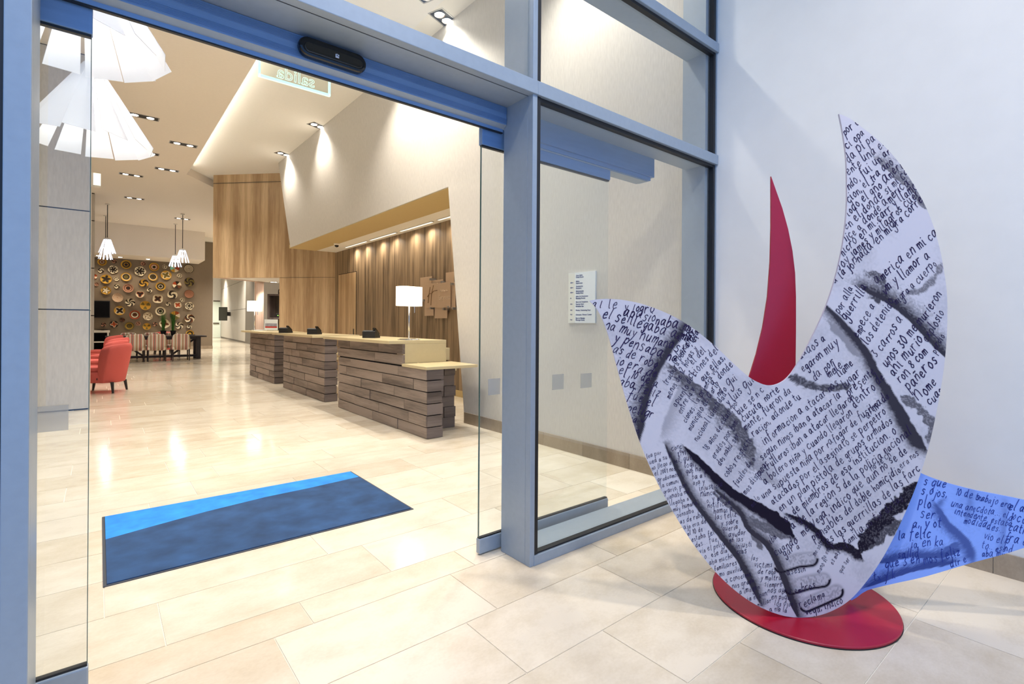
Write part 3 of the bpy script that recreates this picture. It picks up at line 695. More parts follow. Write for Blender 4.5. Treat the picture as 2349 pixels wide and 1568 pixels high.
# ---- layered glass logo sign on the wooden wall
XS = 5.30
def rect_on(px0, py0, px1, py1, X):
    a_ = on_x(px0, (py0 + py1) / 2, X); b_ = on_x(px1, (py0 + py1) / 2, X); m_ = (px0 + px1) / 2
    return b_.y, a_.y, on_x(m_, py1, X).z, on_x(m_, py0, X).z
Z4 = lambda x, y: (940 + x * .10204, 600 + y * .10204)
ls = thing('logo_sign', 'layered sandblasted glass plates with a script mark on the wooden wall', 'wall sign', (XS, on_x(1005, 680, XS).y, on_x(1005, 680, XS).z))
for (x0, y0_, x1, y1_, off) in ((245, 345, 498, 850, .05), (345, 1000, 540, 1215, .05), (820, 236, 1003, 470, .05), (720, 470, 1030, 1050, .06), (570, 950, 850, 1270, .05), (500, 410, 750, 560, .04), (350, 490, 622, 1030, .10), (624, 470, 920, 1030, .10)):
    ya, yb, za, zb = rect_on(*Z4(x0, y0_), *Z4(x1, y1_), XS - off)
    part(ls, 'glass_plate', MB().box(XS - off - .012, XS - off, ya, yb, za, zb), M['sandglass'], True, bevel=.002)
for (x, y) in ((480, 395), (730, 455), (955, 500), (325, 870), (480, 1040), (770, 1060), (880, 1020), (985, 1050)):
    c_ = on_x(*Z4(x, y), XS - .1); part(ls, 'clamp', MB().box(XS - .125, XS - .001, c_.y - .022, c_.y + .022, c_.z - .022, c_.z + .022), M['steel'], True)
mb = MB(); Xf = XS - .1135
for st, w in (([(460, 570), (425, 800), (415, 930)], .018), ([(535, 530), (490, 740), (478, 980)], .018), ([(400, 790), (440, 725), (500, 705), (540, 660), (620, 640)], .022)):
    pts = [on_x(*Z4(*p), Xf) for p in st]
    for p_, q_ in zip(pts, pts[1:]): mb.bar(p_, q_, w, w * .4)
part(ls, 'script_mark', mb, M['etch'], True)
for body, cx_, cy_, sz in (('Holiday Inn', 770, 650, .062), ('Express', 775, 800, .13)):
    c_ = on_x(*Z4(cx_, cy_), Xf); me = text_mesh(body, sz, .003)
    for v in me.vertices:
        x, y, z = v.co; v.co = (c_.x + y - ls.location.x, c_.y - x - ls.location.y, c_.z + z - sz * .3 - ls.location.z)
    link('lettering', me, M['relief'], ls)
# ---- shelf unit, speaker and printer in the alcove
def face_box(px0, py0, px1, py1, t0, depth):
    """box standing square to the oak wall, front face at distance t0"""
    p = on_t(px0, py1, t0); q = on_t(px1, py1, t0); z1 = on_t((px0 + px1) / 2, py0, t0).z; z0 = p.z
    return p, q, z0, z1
p, q, z0, z1 = face_box(613, 678, 668, 731, 17.6, .4)
un = thing('shelf_unit', 'dark wood wall shelf unit in the white alcove', 'shelf', (p.x, p.y, 0)); n_ = nrm * .4
P3 = lambda s, z: Vector((p.x + (q.x - p.x) * s, p.y + (q.y - p.y) * s, z))
part(un, 'side_panel', MB().prism([P3(0, 0), P3(.08, 0), P3(.08, z1), P3(0, z1)], n_), M['darkshelf'], True)
part(un, 'top_panel', MB().prism([P3(0, z1), P3(1, z1), P3(1, z1 + .06), P3(0, z1 + .06)], n_), M['darkshelf'], True)
part(un, 'middle_shelf', MB().prism([P3(.08, z0), P3(1, z0), P3(1, z0 + .05), P3(.08, z0 + .05)], n_), M['darkshelf'], True)
part(un, 'back_panel', MB().prism([P3(0, 0) + n_, P3(1, 0) + n_, P3(1, z1) + n_, P3(0, z1) + n_], nrm * .02), M['bronze'], True)
c_ = P3(.62, z1 + .06)
sp_ = thing('desk_speaker', 'rounded black speaker on top of the alcove shelf', 'speaker', (c_.x + nrm.x * .15, c_.y + nrm.y * .15, z1 + .06), -TH)
pts = [(-.2, 0), (.2, 0), (.2, .15), (.17, .2), (-.14, .2), (-.18, .17), (-.2, .12)]
part(sp_, 'housing', MB().prism([(x, -.08, z) for x, z in pts][::-1], (0, .18, 0)), M['black'], bevel=.01)
part(sp_, 'speaker_cone', MB().lathe([(.05, 0), (.055, .012), (.03, .004)], 16, Matrix.Translation((-.1, -.082, .1)) @ Matrix.Rotation(PI / 2, 4, 'X')), M['steel'])
c_ = P3(.45, z0 + .05)
ap = thing('card_terminal', 'small dark device with green light on the alcove shelf', 'device', (c_.x + nrm.x * .12, c_.y + nrm.y * .12, z0 + .05), -TH)
part(ap, 'housing', MB().box(-.12, .12, -.08, .1, 0, .14), M['black'], bevel=.01)
part(ap, 'status_light', MB().box(-.05, -.02, -.083, -.08, .06, .085), emit('green_light', (.35, 1, .1), 1.5))
c_ = P3(.72, z0 + .5)
nt_ = solo('notice_sheet', MB().box(-.12, .12, -.004, .004, 0, .62).shifted((-(c_.x + nrm.x * .38), -(c_.y + nrm.y * .38), -(z0 + .45))), M['signw'], 'white notice sheet inside the alcove shelf', 'notice', (c_.x + nrm.x * .38, c_.y + nrm.y * .38, z0 + .45))
# ---- corridor screen
c_ = on_z(527, 779.5); s_ = ((Vector((c_.x, c_.y, 0)) - q0).dot(dv)); base = q0 + dv * s_; hsc = 1.0
loc_n = Vector((-nv.x, -nv.y, 0)); pc = base + loc_n * .5
zc_ = CAMH + (736.8 - 720) / FPX * (base.x * FW[0] + base.y * FW[1])
nn_ = (loc_n + Vector((0, -1, 0)) * .9).normalized(); ax_ = Vector((-nn_.y, nn_.x, 0))
tv = thing('corridor_screen', 'dark wall screen tilted out on its bracket in the corridor', 'screen', (pc.x, pc.y, 0))
cc_ = [pc + ax_ * s_ for s_ in (-.34, .34)]
part(tv, 'panel', MB().prism([cc_[0] + _z * (zc_ - .5), cc_[1] + _z * (zc_ - .5), cc_[1] + _z * (zc_ + .5), cc_[0] + _z * (zc_ + .5)], -nn_ * .06), simple('grey_screen', (78, 82, 74), .3), True)
part(tv, 'bracket', MB().bar(pc - nn_ * .06 + _z * zc_, base + loc_n * .005 + _z * zc_, .16, .3), M['black'], True)

# ================================================================== DIRECTORY SIGN on the lobby wall
XD = XL - .012
g0 = on_x(1301, 628, XD); g1 = on_x(1366, 620, XD); g2 = on_x(1308, 740, XD); g3 = on_x(1366, 741, XD)
yl, yr = (g0.y + g2.y) / 2, (g1.y + g3.y) / 2; zb_, zt_ = (g2.z + g3.z) / 2, (g0.z + g1.z) / 2
ds = thing('directory_sign', 'white bilingual directory board with navy text and arrows on the beige wall', 'sign', (XD, (yl + yr) / 2, zb_))
hw = (yl - yr) / 2; hh = zt_ - zb_
part(ds, 'board', MB().box(-.004, .012, -hw, hw, 0, hh), M['signw'])
part(ds, 'margin_strip', MB().box(-.0046, -.004, hw * .50, hw * .995, .003, hh - .003), simple('cream_margin', (222, 220, 208), .4))
def wall_text(root, body, size, ycol, z):
    me = text_mesh(body, size, .0004, .0006, align='LEFT')
    for v in me.vertices:
        x, y, zz = v.co; v.co = (-.0052 + y, ycol - x, z + zz)
    link('lettering', me, M['signb'], root)
rows = [(.940, 'Gran Salón', None), (.905, 'Great Room', None), (.825, 'Baños', None), (.787, 'Restrooms', '<'), (.725, 'Ascensores', None), (.687, 'Elevators', '<'), (.628, 'Minimercado', None), (.590, 'Sundry Shop', '<'), (.525, 'Salón De Reuniones', None), (.487, 'Meeting Rooms', 'P1'),
        (.415, 'Barra de Desayunos', None), (.370, 'Express Start', 'P18'), (.328, 'Breakfast Bar', None), (.250, 'Piscina / Swimming Pool', 'P18'), (.163, 'Gimnasio / Fitness Center', 'P18'), (.095, 'Sala de Masajes', None), (.057, 'Massage Room', 'P18')]
for fz, body, side in rows:
    wall_text(ds, body, .0215, hw * .42, hh * fz - .006)
    if side == '<':
        z = hh * (fz + .018); mb = MB().prism([(-.0052, hw * .88, z), (-.0052, hw * .76, z + .010), (-.0052, hw * .76, z + .004), (-.0052, hw * .62, z + .004), (-.0052, hw * .62, z - .004), (-.0052, hw * .76, z - .004), (-.0052, hw * .76, z - .010)], (.001, 0, 0)); part(ds, 'arrow', mb, M['signb'])
    elif side: wall_text(ds, side, .02, hw * .85, hh * fz - .004)

# ================================================================== CEILING LIGHTS
def downlight(p, label, watts, rz=0.0, two=True, deg=115, col=(1, .93, .83), long=.42, wid=.19, to=None, rough_fix=False):
    t = thing('ceiling_downlight', label, 'ceiling light', p, rz, group='recessed twin downlights')
    lx, ly = long / 2, wid / 2
    part(t, 'frame', MB().box(-lx - .02, lx + .02, -ly - .02, -ly, -.004, .004).box(-lx - .02, lx + .02, ly, ly + .02, -.004, .004).box(-lx - .02, -lx, -ly, ly, -.004, .004).box(lx, lx + .02, -ly, ly, -.004, .004), M['steel'])
    part(t, 'recess', MB().box(-lx, lx, -ly, ly, -.003, -.001), M['black'])
    for s in (-1, 1):
        part(t, 'reflector', MB().lathe([(.078, -.012), (.066, -.003)], 20, Matrix.Translation((s * lx * .5, 0, 0)), cap=False), M['chrome'])
        part(t, 'lamp', MB().lathe([(.062, -.004), (.062, -.006)], 20, Matrix.Translation((s * lx * .5, 0, 0))), M['bulb'])
    if watts: spot(t, (0, 0, -.03), watts, deg, .75, col, .08)
    return t
for k, (px, py) in enumerate(((1017, 40), (728, 288), (650, 353))):
    p = on_z(px, py, ZT); downlight(p, ('twin square downlight near the glass front, over the beige wall', 'twin square downlight on the ceiling tray above the niche, middle one', 'twin square downlight on the ceiling tray farthest from the entrance')[k], PW['tray'], 0.35, long=.34, wid=.22)
for k, Y in enumerate((6.0, 7.6, 3.6)):
    downlight(Vector((3.30, Y, ZT)), ('twin downlight over the near reception desk, hidden by the door header', 'second twin downlight over the reception desk, hidden by the door header', 'twin downlight washing the beige wall behind the side window, above the frame')[k], PW['tray'], .35, long=.34, wid=.22)
names = ['twin downlight nearest the large white pendants', 'twin downlight right of the others beside the ceiling tray edge', 'twin downlight third in the row on the cream ceiling', 'twin downlight farthest left on the cream ceiling', 'twin downlight half hidden behind the lower pendant shade']
for k, (px, py) in enumerate(((327, 267), (421, 331), (383, 389), (301, 401), (334, 350))):
    downlight(on_z(px, py, ZC), names[k], PW['down'], 0.0, long=.52)
for k, (X, Y) in enumerate(((1.0, 4.2), (-1.6, 5.2), (1.2, 7.0), (-2.4, 8.6), (.9, 21.5), (2.6, 24.5))):
    downlight(Vector((X, Y, ZC)), 'twin downlight on the cream ceiling, ' + ('just inside the sliding doors', 'left of the entrance behind the glass', 'over the lobby floor past the mat', 'in the left bay before the fabric wall', 'over the coral chairs', 'over the dining table')[k], PW['down'] * (1 if k < 4 else .4), 0.0, long=.52)
cv = thing('cove_light', 'hidden light line along the left edge of the ceiling tray', 'ceiling light', (1.93, 9.5, ZC + .04))
part(cv, 'channel', MB().box(-.028, -.008, -6.8, 7.2, -.02, 0), M['tray']); part(cv, 'light_line', MB().box(-.027, -.009, -6.8, 7.2, 0, .02), emit('cove_line', (1, .97, .86), 16.0))
# bulkhead wall washers over the plates
for k, px in enumerate((276, 340, 405, 225)):
    q = on_y(px, 588, 28.6); t = thing('wall_washer', ('small recessed washer light above the woven plates, left of the pendants gap', 'small recessed washer light above the woven plates, centre', 'small recessed washer light above the woven plates, right', 'small recessed washer light above the woven plates, far left')[k], 'ceiling light', (q.x, 28.75, bx.z), group='bulkhead washers')
    part(t, 'trim_ring', MB().lathe([(.11, -.004), (.11, .002)], 16), M['steel']); part(t, 'lamp', MB().lathe([(.07, -.008), (.07, -.004)], 16), M['bulb'])
    spot(t, (0, 0, -.05), PW['wallw'], 130, .8, (1, .84, .64), .05)
# niche light line (linear fitting close to the wooden wall)
for k in range(5):
    Y = 6.3 + k * 1.6; t = thing('linear_light', 'slim linear light fitting %s in the niche ceiling strip' % ('nearest the entrance', 'second from the entrance', 'at the middle', 'fourth from the entrance', 'farthest from the entrance')[k], 'ceiling light', (5.12, Y, 3.41), group='niche linear lights')
    part(t, 'housing', MB().box(-.03, .03, -.7, .7, -.012, -.001), M['steel']); part(t, 'diffuser', MB().box(-.022, .022, -.68, .68, -.016, -.012), emit('warm_line', (1, .92, .80), 1.1))
    spot(t, (0, -.35, -.03), PW['niche'], 150, 1.0, (1, .90, .76), .04, (.12, -.35, -1)); spot(t, (0, .35, -.03), PW['niche'], 150, 1.0, (1, .90, .76), .04, (.12, .35, -1))
# passage / corridor lights
for k, (X, Y, z) in enumerate(((q1.x - 1.2, q1.y, ZC - .02), (q1.x - 1.0, q1.y - 8, ZC - .02), (q0.x - 1.3, q0.y - 3, ZC - .02), (4.0, 24.0, ZC - .02))):
    downlight(Vector((X, Y, z)), 'recessed white downlight ' + ('halfway down the corridor', 'at the corridor entrance', 'by the corridor end door', 'between dining table and corridor')[k], PW['corr'] * (1 if k < 3 else .25), 0.0, col=(1, .95, .88))
pa = on_t(628, 660, 16.9)
downlight(Vector((pa.x, pa.y, ZB + .018)), 'recessed downlight in the passage soffit', 170, 0.0, col=(1, .93, .86), long=.2, wid=.1)
# porch lamps above the frame
for k, (X, Y) in enumerate(((2.55, -.55), (.45, -.35))):
    t = thing('porch_light', ('round recessed porch light above the sculpture', 'round recessed porch light above the doorway')[k], 'ceiling light', (X, Y, 6.0), group='porch ceiling lights')
    part(t, 'trim_ring', MB().lathe([(.14, -.006), (.14, 0)], 24), M['steel']); part(t, 'lamp', MB().lathe([(.10, -.010), (.10, -.006)], 24), M['bulb'])
    spot(t, (0, 0, -.05), PW['porch'], 125, .6, (1, .91, .80), .10)
# small lit exit box on the left column
eb = thing('exit_box', 'small glowing sign box on the left column near the ceiling', 'exit sign', (-.04, 10.85, on_y(218, 425, 10.85).z))
part(eb, 'housing', MB().box(-.074, .045, -.03, .03, -.02, .0).box(-.074, -.05, -.03, .03, 0, .2), M['white_c']); part(eb, 'lit_face', MB().box(-.05, .045, -.025, .025, 0, .2), emit('warm_sign', (1, .95, .7), 1.2))

# ---- big petal pendants
def pendant(p, rb, hgt, npet, label, watts, shade, cord, gap=.90, twist=.22, group='large petal pendants', rt=.05):
    t = thing('pendant_lamp', label, 'pendant lamp', p, rnd.random(), group=group)
    for k in range(npet):
        a_ = 2 * PI * k / npet; m = Matrix.Rotation(a_, 4, 'Z')
        wb = 2 * rb * math.tan(PI / npet) * gap / 2; wt = 2 * rt * math.tan(PI / npet) * gap / 2
        pts = [Vector((rb - 0.0, -wb, 0)), Vector((rb, wb, 0)), Vector((rt, wt, hgt)), Vector((rt, -wt, hgt))]
        c_ = Vector((rb, 0, 0)); ax = (Vector((rt, 0, hgt)) - c_).normalized()
        rot = Matrix.Translation(c_) @ Matrix.Rotation(twist, 4, ax) @ Matrix.Translation(-c_)
        q4 = [m @ (rot @ v) for v in pts]; nn = (q4[1] - q4[0]).cross(q4[3] - q4[0]).normalized() * .004
        part(t, 'petal', MB().prism(q4, nn), shade)
    part(t, 'bulb', MB().lathe([(.01, hgt * .35), (rb * .16, hgt * .42), (rb * .16, hgt * .55), (.01, hgt * .62)], 14), M['bulb'], smooth=True)
    part(t, 'socket', MB().lathe([(rt * .9, hgt * .9), (rt * .9, hgt + .04), (.012, hgt + .07)], 12), M['white_c'])
    part(t, 'cord', MB().cyl((0, 0, hgt + .06), (0, 0, cord - p[2]), .005 if rb > .4 else .012, 8), M['black'] if rb < .4 else M['white_c'])
    part(t, 'canopy', MB().lathe([(.07, cord - p[2] - .03), (.07, cord - p[2])], 16), M['white_c'])
    if watts: bulb_light(t, (0, 0, hgt * .45), watts, (1, .95, .88), .08)
    return t
pl = on_t(207, 330, 5.05)
pendant((pl.x, pl.y, pl.z), .50, .80, 12, 'lower large white petal pendant with a cone of slanted sheets', PW['pend'], M['shade'], ZC)
pl2 = on_t(187, 112, 3.62)
pendant((pl2.x, pl2.y, pl2.z), .50, .80, 12, 'upper large white petal pendant partly behind the door header', PW['pend'], M['shade'], ZC)
# small fin pendants over the dining table
for k, (px, pt, pb, w_, Y) in enumerate(((246, 549, 580, 40, 23.2), (242, 566, 594, 34, 25.8), (418.5, 574, 601, 32, 23.4), (402, 587, 611, 30, 26.0))):
    b_ = on_y(px, pb, Y); tp = on_y(px, pt, Y); rr_ = on_y(px + w_ / 2, pb, Y).x - b_.x
    pendant((b_.x, Y, b_.z), rr_, tp.z - b_.z, 12, ('front left fin pendant over the dining table', 'rear left fin pendant over the dining table', 'front right fin pendant over the dining table', 'rear right fin pendant over the dining table')[k], PW['small'], M['shade_s'], ZC, .42, 0, 'small fin pendants over the dining table', .10)

# ================================================================== CORAL ARMCHAIRS
def armchair(p, rz, label, proto=[None]):
    if proto[0] is None:
        t = thing('armchair', label, 'armchair', p, rz, group='coral armchairs')
        # local: sitter faces -X; back on +X side
        part(t, 'seat', MB().box(-.38, .13, -.32, .32, .20, .42), M['coral'], bevel=.05)
        part(t, 'seat_cushion', MB().box(-.40, .22, -.29, .29, .40, .50), M['coral'], bevel=.045)
        n = 16; vs = []; fs = []
        for j, (z, ro, ri, wy) in enumerate(((.20, .30, .22, .33), (.45, .345, .23, .355), (.70, .39, .25, .37), (.88, .415, .28, .36), (.955, .40, .30, .31))):
            for k in range(n + 1):
                s = -1 + 2 * k / n; y = wy * s; cv = .20 * abs(s) ** 2.4
                vs.append((ro - cv, y, z - (.05 * abs(s) ** 4 if j > 2 else 0)))
            for k in range(n + 1):
                s = 1 - 2 * k / n; y = (wy - .03) * s; cv = .20 * abs(s) ** 2.4
                vs.append((ri - cv - .03, y, z - (.05 * abs(s) ** 4 if j > 2 else 0) - (.02 if j == 4 else 0)))
        w = 2 * (n + 1)
        for j in range(4):
            for k in range(w): fs.append((j * w + k, j * w + (k + 1) % w, (j + 1) * w + (k + 1) % w, (j + 1) * w + k))
        fs.append(tuple(range(w))[::-1]); fs.append(tuple(range(4 * w, 5 * w)))
        o = part(t, 'backrest', MB().add(vs, fs), M['coral'], smooth=True, bevel=.02)
        for x, y in ((-.30, -.26), (-.30, .26), (.22, -.26), (.22, .26)):
            part(t, 'leg', MB().cyl((x * 1.12, y * 1.08, 0), (x, y, .21), .018, 10, .030), M['darkwood'])
        part(t, 'side_tag', MB().box(.0, .012, -.336, -.330, .26, .30), M['black'])
        proto[0] = t; return t
    t = copy_tree(proto[0]); t.location = p; t.rotation_euler = (0, 0, rz); t['label'] = label; return t
armchair((.10, 12.75, 0), -.42, 'nearest coral armchair seen from behind its back')
armchair((.12, 14.95, 0), -.30, 'second coral armchair behind the nearest one')
armchair((.22, 17.1, 0), -.42, 'third coral armchair in the row along the lobby')
armchair((.17, 20.0, 0), -.30, 'farthest coral armchair of the row')
q = on_y(374, 770, 25.6); armchair((q.x, 25.6, 0), -PI / 2, 'coral armchair behind the dining table near the plant pots')

# ================================================================== DINING TABLE, CHAIRS, PLANTS
TY = 22.3; tx1 = on_y(474, 768, TY - .45).x; tx0 = tx1 - 2.95; TZ = .86
tb = thing('dining_table', 'long dark wood trestle dining table under the fin pendants', 'table', ((tx0 + tx1) / 2, TY, 0))
part(tb, 'table_top', MB().box(tx0, tx1, TY - .5, TY + .5, TZ - .05, TZ), M['darkwood'], True, bevel=.004)
part(tb, 'apron', MB().box(tx0 + .2, tx1 - .2, TY - .42, TY - .37, TZ - .13, TZ - .05).box(tx0 + .2, tx1 - .2, TY + .37, TY + .42, TZ - .13, TZ - .05), M['darkwood'], True)
for x in (tx0 + .25, tx1 - .25):
    for y in (TY - .36, TY + .36):
        part(tb, 'leg', MB().box(x - .07, x + .07, y - .07, y + .07, 0, TZ - .05), M['darkwood'], True, bevel=.004)
    part(tb, 'foot_beam', MB().box(x - .05, x + .05, TY - .45, TY + .45, .05, .14), M['darkwood'], True)
part(tb, 'stretcher', MB().box(tx0 + .2, tx1 - .2, TY - .05, TY + .05, .07, .15), M['darkwood'], True)
for s, x in ((1, tx0 + .3), (-1, tx1 - .3)):
    part(tb, 'brace', MB().bar((x, TY, TZ - .1), (x + s * .75, TY, .15), .09, .06), M['darkwood'], True)
stripe_m, nt, bb = nmat('striped_upholstery'); pset(bb, rough=.9)
tcn = nt.nodes.new('ShaderNodeTexCoord'); sx_ = nt.nodes.new('ShaderNodeSeparateXYZ'); nt.links.new(tcn.outputs['Object'], sx_.inputs[0])
mm = nt.nodes.new('ShaderNodeMath'); mm.operation = 'MULTIPLY_ADD'; mm.inputs[1].default_value = 4.6; mm.inputs[2].default_value = 20.12; nt.links.new(sx_.outputs[0], mm.inputs[0])
fr_ = nt.nodes.new('ShaderNodeMath'); fr_.operation = 'FRACT'; nt.links.new(mm.outputs[0], fr_.inputs[0])
rp = nt.nodes.new('ShaderNodeValToRGB'); rp.color_ramp.interpolation = 'CONSTANT'
cols = [(0, (222, 212, 192)), (.22, (150, 104, 56)), (.29, (222, 206, 180)), (.34, (150, 104, 56)), (.41, (226, 216, 198)), (.60, (214, 110, 96)), (.68, (160, 142, 128)), (.86, (214, 110, 96)), (.93, (224, 214, 196))]
while len(rp.color_ramp.elements) < len(cols): rp.color_ramp.elements.new(.5)
for el, (ps, cc) in zip(rp.color_ramp.elements, cols): el.position = ps; el.color = srgb(*cc)
nt.links.new(fr_.outputs[0], rp.inputs[0]); nt.links.new(rp.outputs[0], bb.inputs['Base Color'])
def dining_chair(p, rz, label, proto=[None]):
    if proto[0] is None:
        t = thing('dining_chair', label, 'chair', p, rz, group='striped dining chairs')   # local: sitter faces +Y, back at -Y
        n = 12; vs = []; fs = []
        prof = ((.42, .29), (.62, .285), (.80, .265), (.90, .235), (.945, .19))
        for j, (z, w) in enumerate(prof):
            lean = -.05 * (z - .42)
            for k in range(n + 1): s = -1 + 2 * k / n; vs.append((w * s, -.26 + lean + .10 * abs(s) ** 2.2, z))
            for k in range(n + 1): s = 1 - 2 * k / n; vs.append(((w - .03) * s, -.17 + lean + .10 * abs(s) ** 2.2, z - .01))
        w2 = 2 * (n + 1)
        for j in range(len(prof) - 1):
            for k in range(w2): fs.append((j * w2 + k, j * w2 + (k + 1) % w2, (j + 1) * w2 + (k + 1) % w2, (j + 1) * w2 + k))
        fs.append(tuple(range(w2))[::-1]); fs.append(tuple(range((len(prof) - 1) * w2, len(prof) * w2)))
        part(t, 'backrest', MB().add(vs, fs), stripe_m, smooth=True)
        part(t, 'seat', MB().box(-.28, .28, -.22, .28, .38, .49), stripe_m, bevel=.03)
        for x in (-.24, .24):
            for y in (-.20, .24): part(t, 'leg', MB().cyl((x * 1.02, y * 1.05, 0), (x, y, .40), .016, 8, .024), M['darkwood'])
        proto[0] = t; return t
    t = copy_tree(proto[0]); t.location = p; t.rotation_euler = (0, 0, rz); t['label'] = label; return t
for k, px in enumerate((309, 359, 414)):
    q = on_y(px, 800, 21.35); dining_chair((q.x, 21.35, 0), 0, ('striped dining chair on the near side of the table, beside the coral chairs', 'striped dining chair on the near side of the table, middle one', 'striped dining chair on the near side of the table, right end')[k])
for k, px in enumerate((295, 349, 393)):
    q = on_y(px, 780, 23.25); dining_chair((q.x, 23.25, 0), PI, ('striped dining chair across the table, left one', 'striped dining chair across the table, centre one', 'striped dining chair across the table, right one')[k])
def grass_pot(p, label, seed):
    t = thing('potted_grass', label, 'plant', p, 0, group='potted grasses on the dining table')
    part(t, 'pot', MB().lathe([(.065, 0), (.095, .19), (.085, .19), (.06, .16)], 16), M['black'], smooth=False)
    r_ = random.Random(seed); mb = MB()
    for k in range(70):
        a_ = r_.uniform(0, 2 * PI); r0 = r_.uniform(0, .05); ln = r_.uniform(.45, .85); bend = r_.uniform(.02, .16); w = .008
        pts = []
        for j in range(5):
            s = j / 4; rr_ = r0 + bend * s ** 2.2; pts.append(Vector((rr_ * math.cos(a_), rr_ * math.sin(a_), .16 + ln * s - bend * .5 * s ** 3)))
        side = Vector((-math.sin(a_), math.cos(a_), 0))
        vs = []; 
        for j, q_ in enumerate(pts): ww = w * (1 - .85 * (j / 4) ** 1.5); vs += [q_ - side * ww, q_ + side * ww]
        mb.add(vs, [(2 * j, 2 * j + 1, 2 * j + 3, 2 * j + 2) for j in range(4)])
    tag(part(t, 'grass_blades', mb, M['leaf']), kind='stuff'); return t
for k, px in enumerate((374, 396.5)):
    q = on_y(px, 765, TY); grass_pot((q.x, TY - .1, TZ), ('left potted grass in a black pot on the dining table', 'right potted grass in a black pot on the dining table')[k], 31 + k)
solo('serving_tray', MB().box(tx1 - 1.0, tx1 - .3, TY + .1, TY + .4, TZ, TZ + .03), M['darkwood'], 'flat dark tray at the right end of the dining table', 'tray', (tx1 - .65, TY + .25, TZ), bevel=.006)
# console, platter, wall screen
cy = 28.7; cx1 = on_y(252, 770, cy).x; cx0 = -.6; czt = .96
cs = thing('console', 'grey open-shelf console with a white top under the wall screen', 'console', ((cx0 + cx1) / 2, cy + .3, 0))
part(cs, 'top', MB().box(cx0, cx1, cy, cy + .6, czt - .10, czt), M['white_c'], True)
for x in (cx0 + .03, (cx0 + cx1) / 2 - .1, cx1 - .06): part(cs, 'upright', MB().box(x - .03, x + .03, cy + .02, cy + .58, 0, czt - .1), M['white_c'], True)
part(cs, 'shelf', MB().box(cx0, cx1, cy + .02, cy + .58, .42, .47), M['white_c'], True); part(cs, 'plinth', MB().box(cx0, cx1, cy + .05, cy + .55, 0, .08), M['darkgap'], True); part(cs, 'back_panel', MB().box(cx0, cx1, cy + .56, cy + .58, 0, czt - .1), M['darkgap'], True)
solo('platter', MB().lathe([(.05, 0), (.26, .045), (.28, .05), (.26, .055), (.05, .012)], 24, Matrix.Translation((cx1 - .25, cy + .25, czt))), M['darkwood'], 'shallow dark platter on the white console', 'platter', (cx1 - .25, cy + .25, czt), smooth=True)
v0 = on_y(205, 728, YB - .05); v1 = on_y(252.5, 690, YB - .05)
tv2 = thing('wall_screen', 'black television screen on the plate-covered wall', 'screen', ((v0.x + v1.x) / 2, YB - .05, v0.z))
part(tv2, 'bezel', MB().box(v0.x, v1.x, YB - .06, YB - .002, v0.z, v1.z), M['black'], True, bevel=.004); part(tv2, 'display', MB().box(v0.x + .03, v1.x - .03, YB - .063, YB - .06, v0.z + .03, v1.z - .03), M['screen'], True)

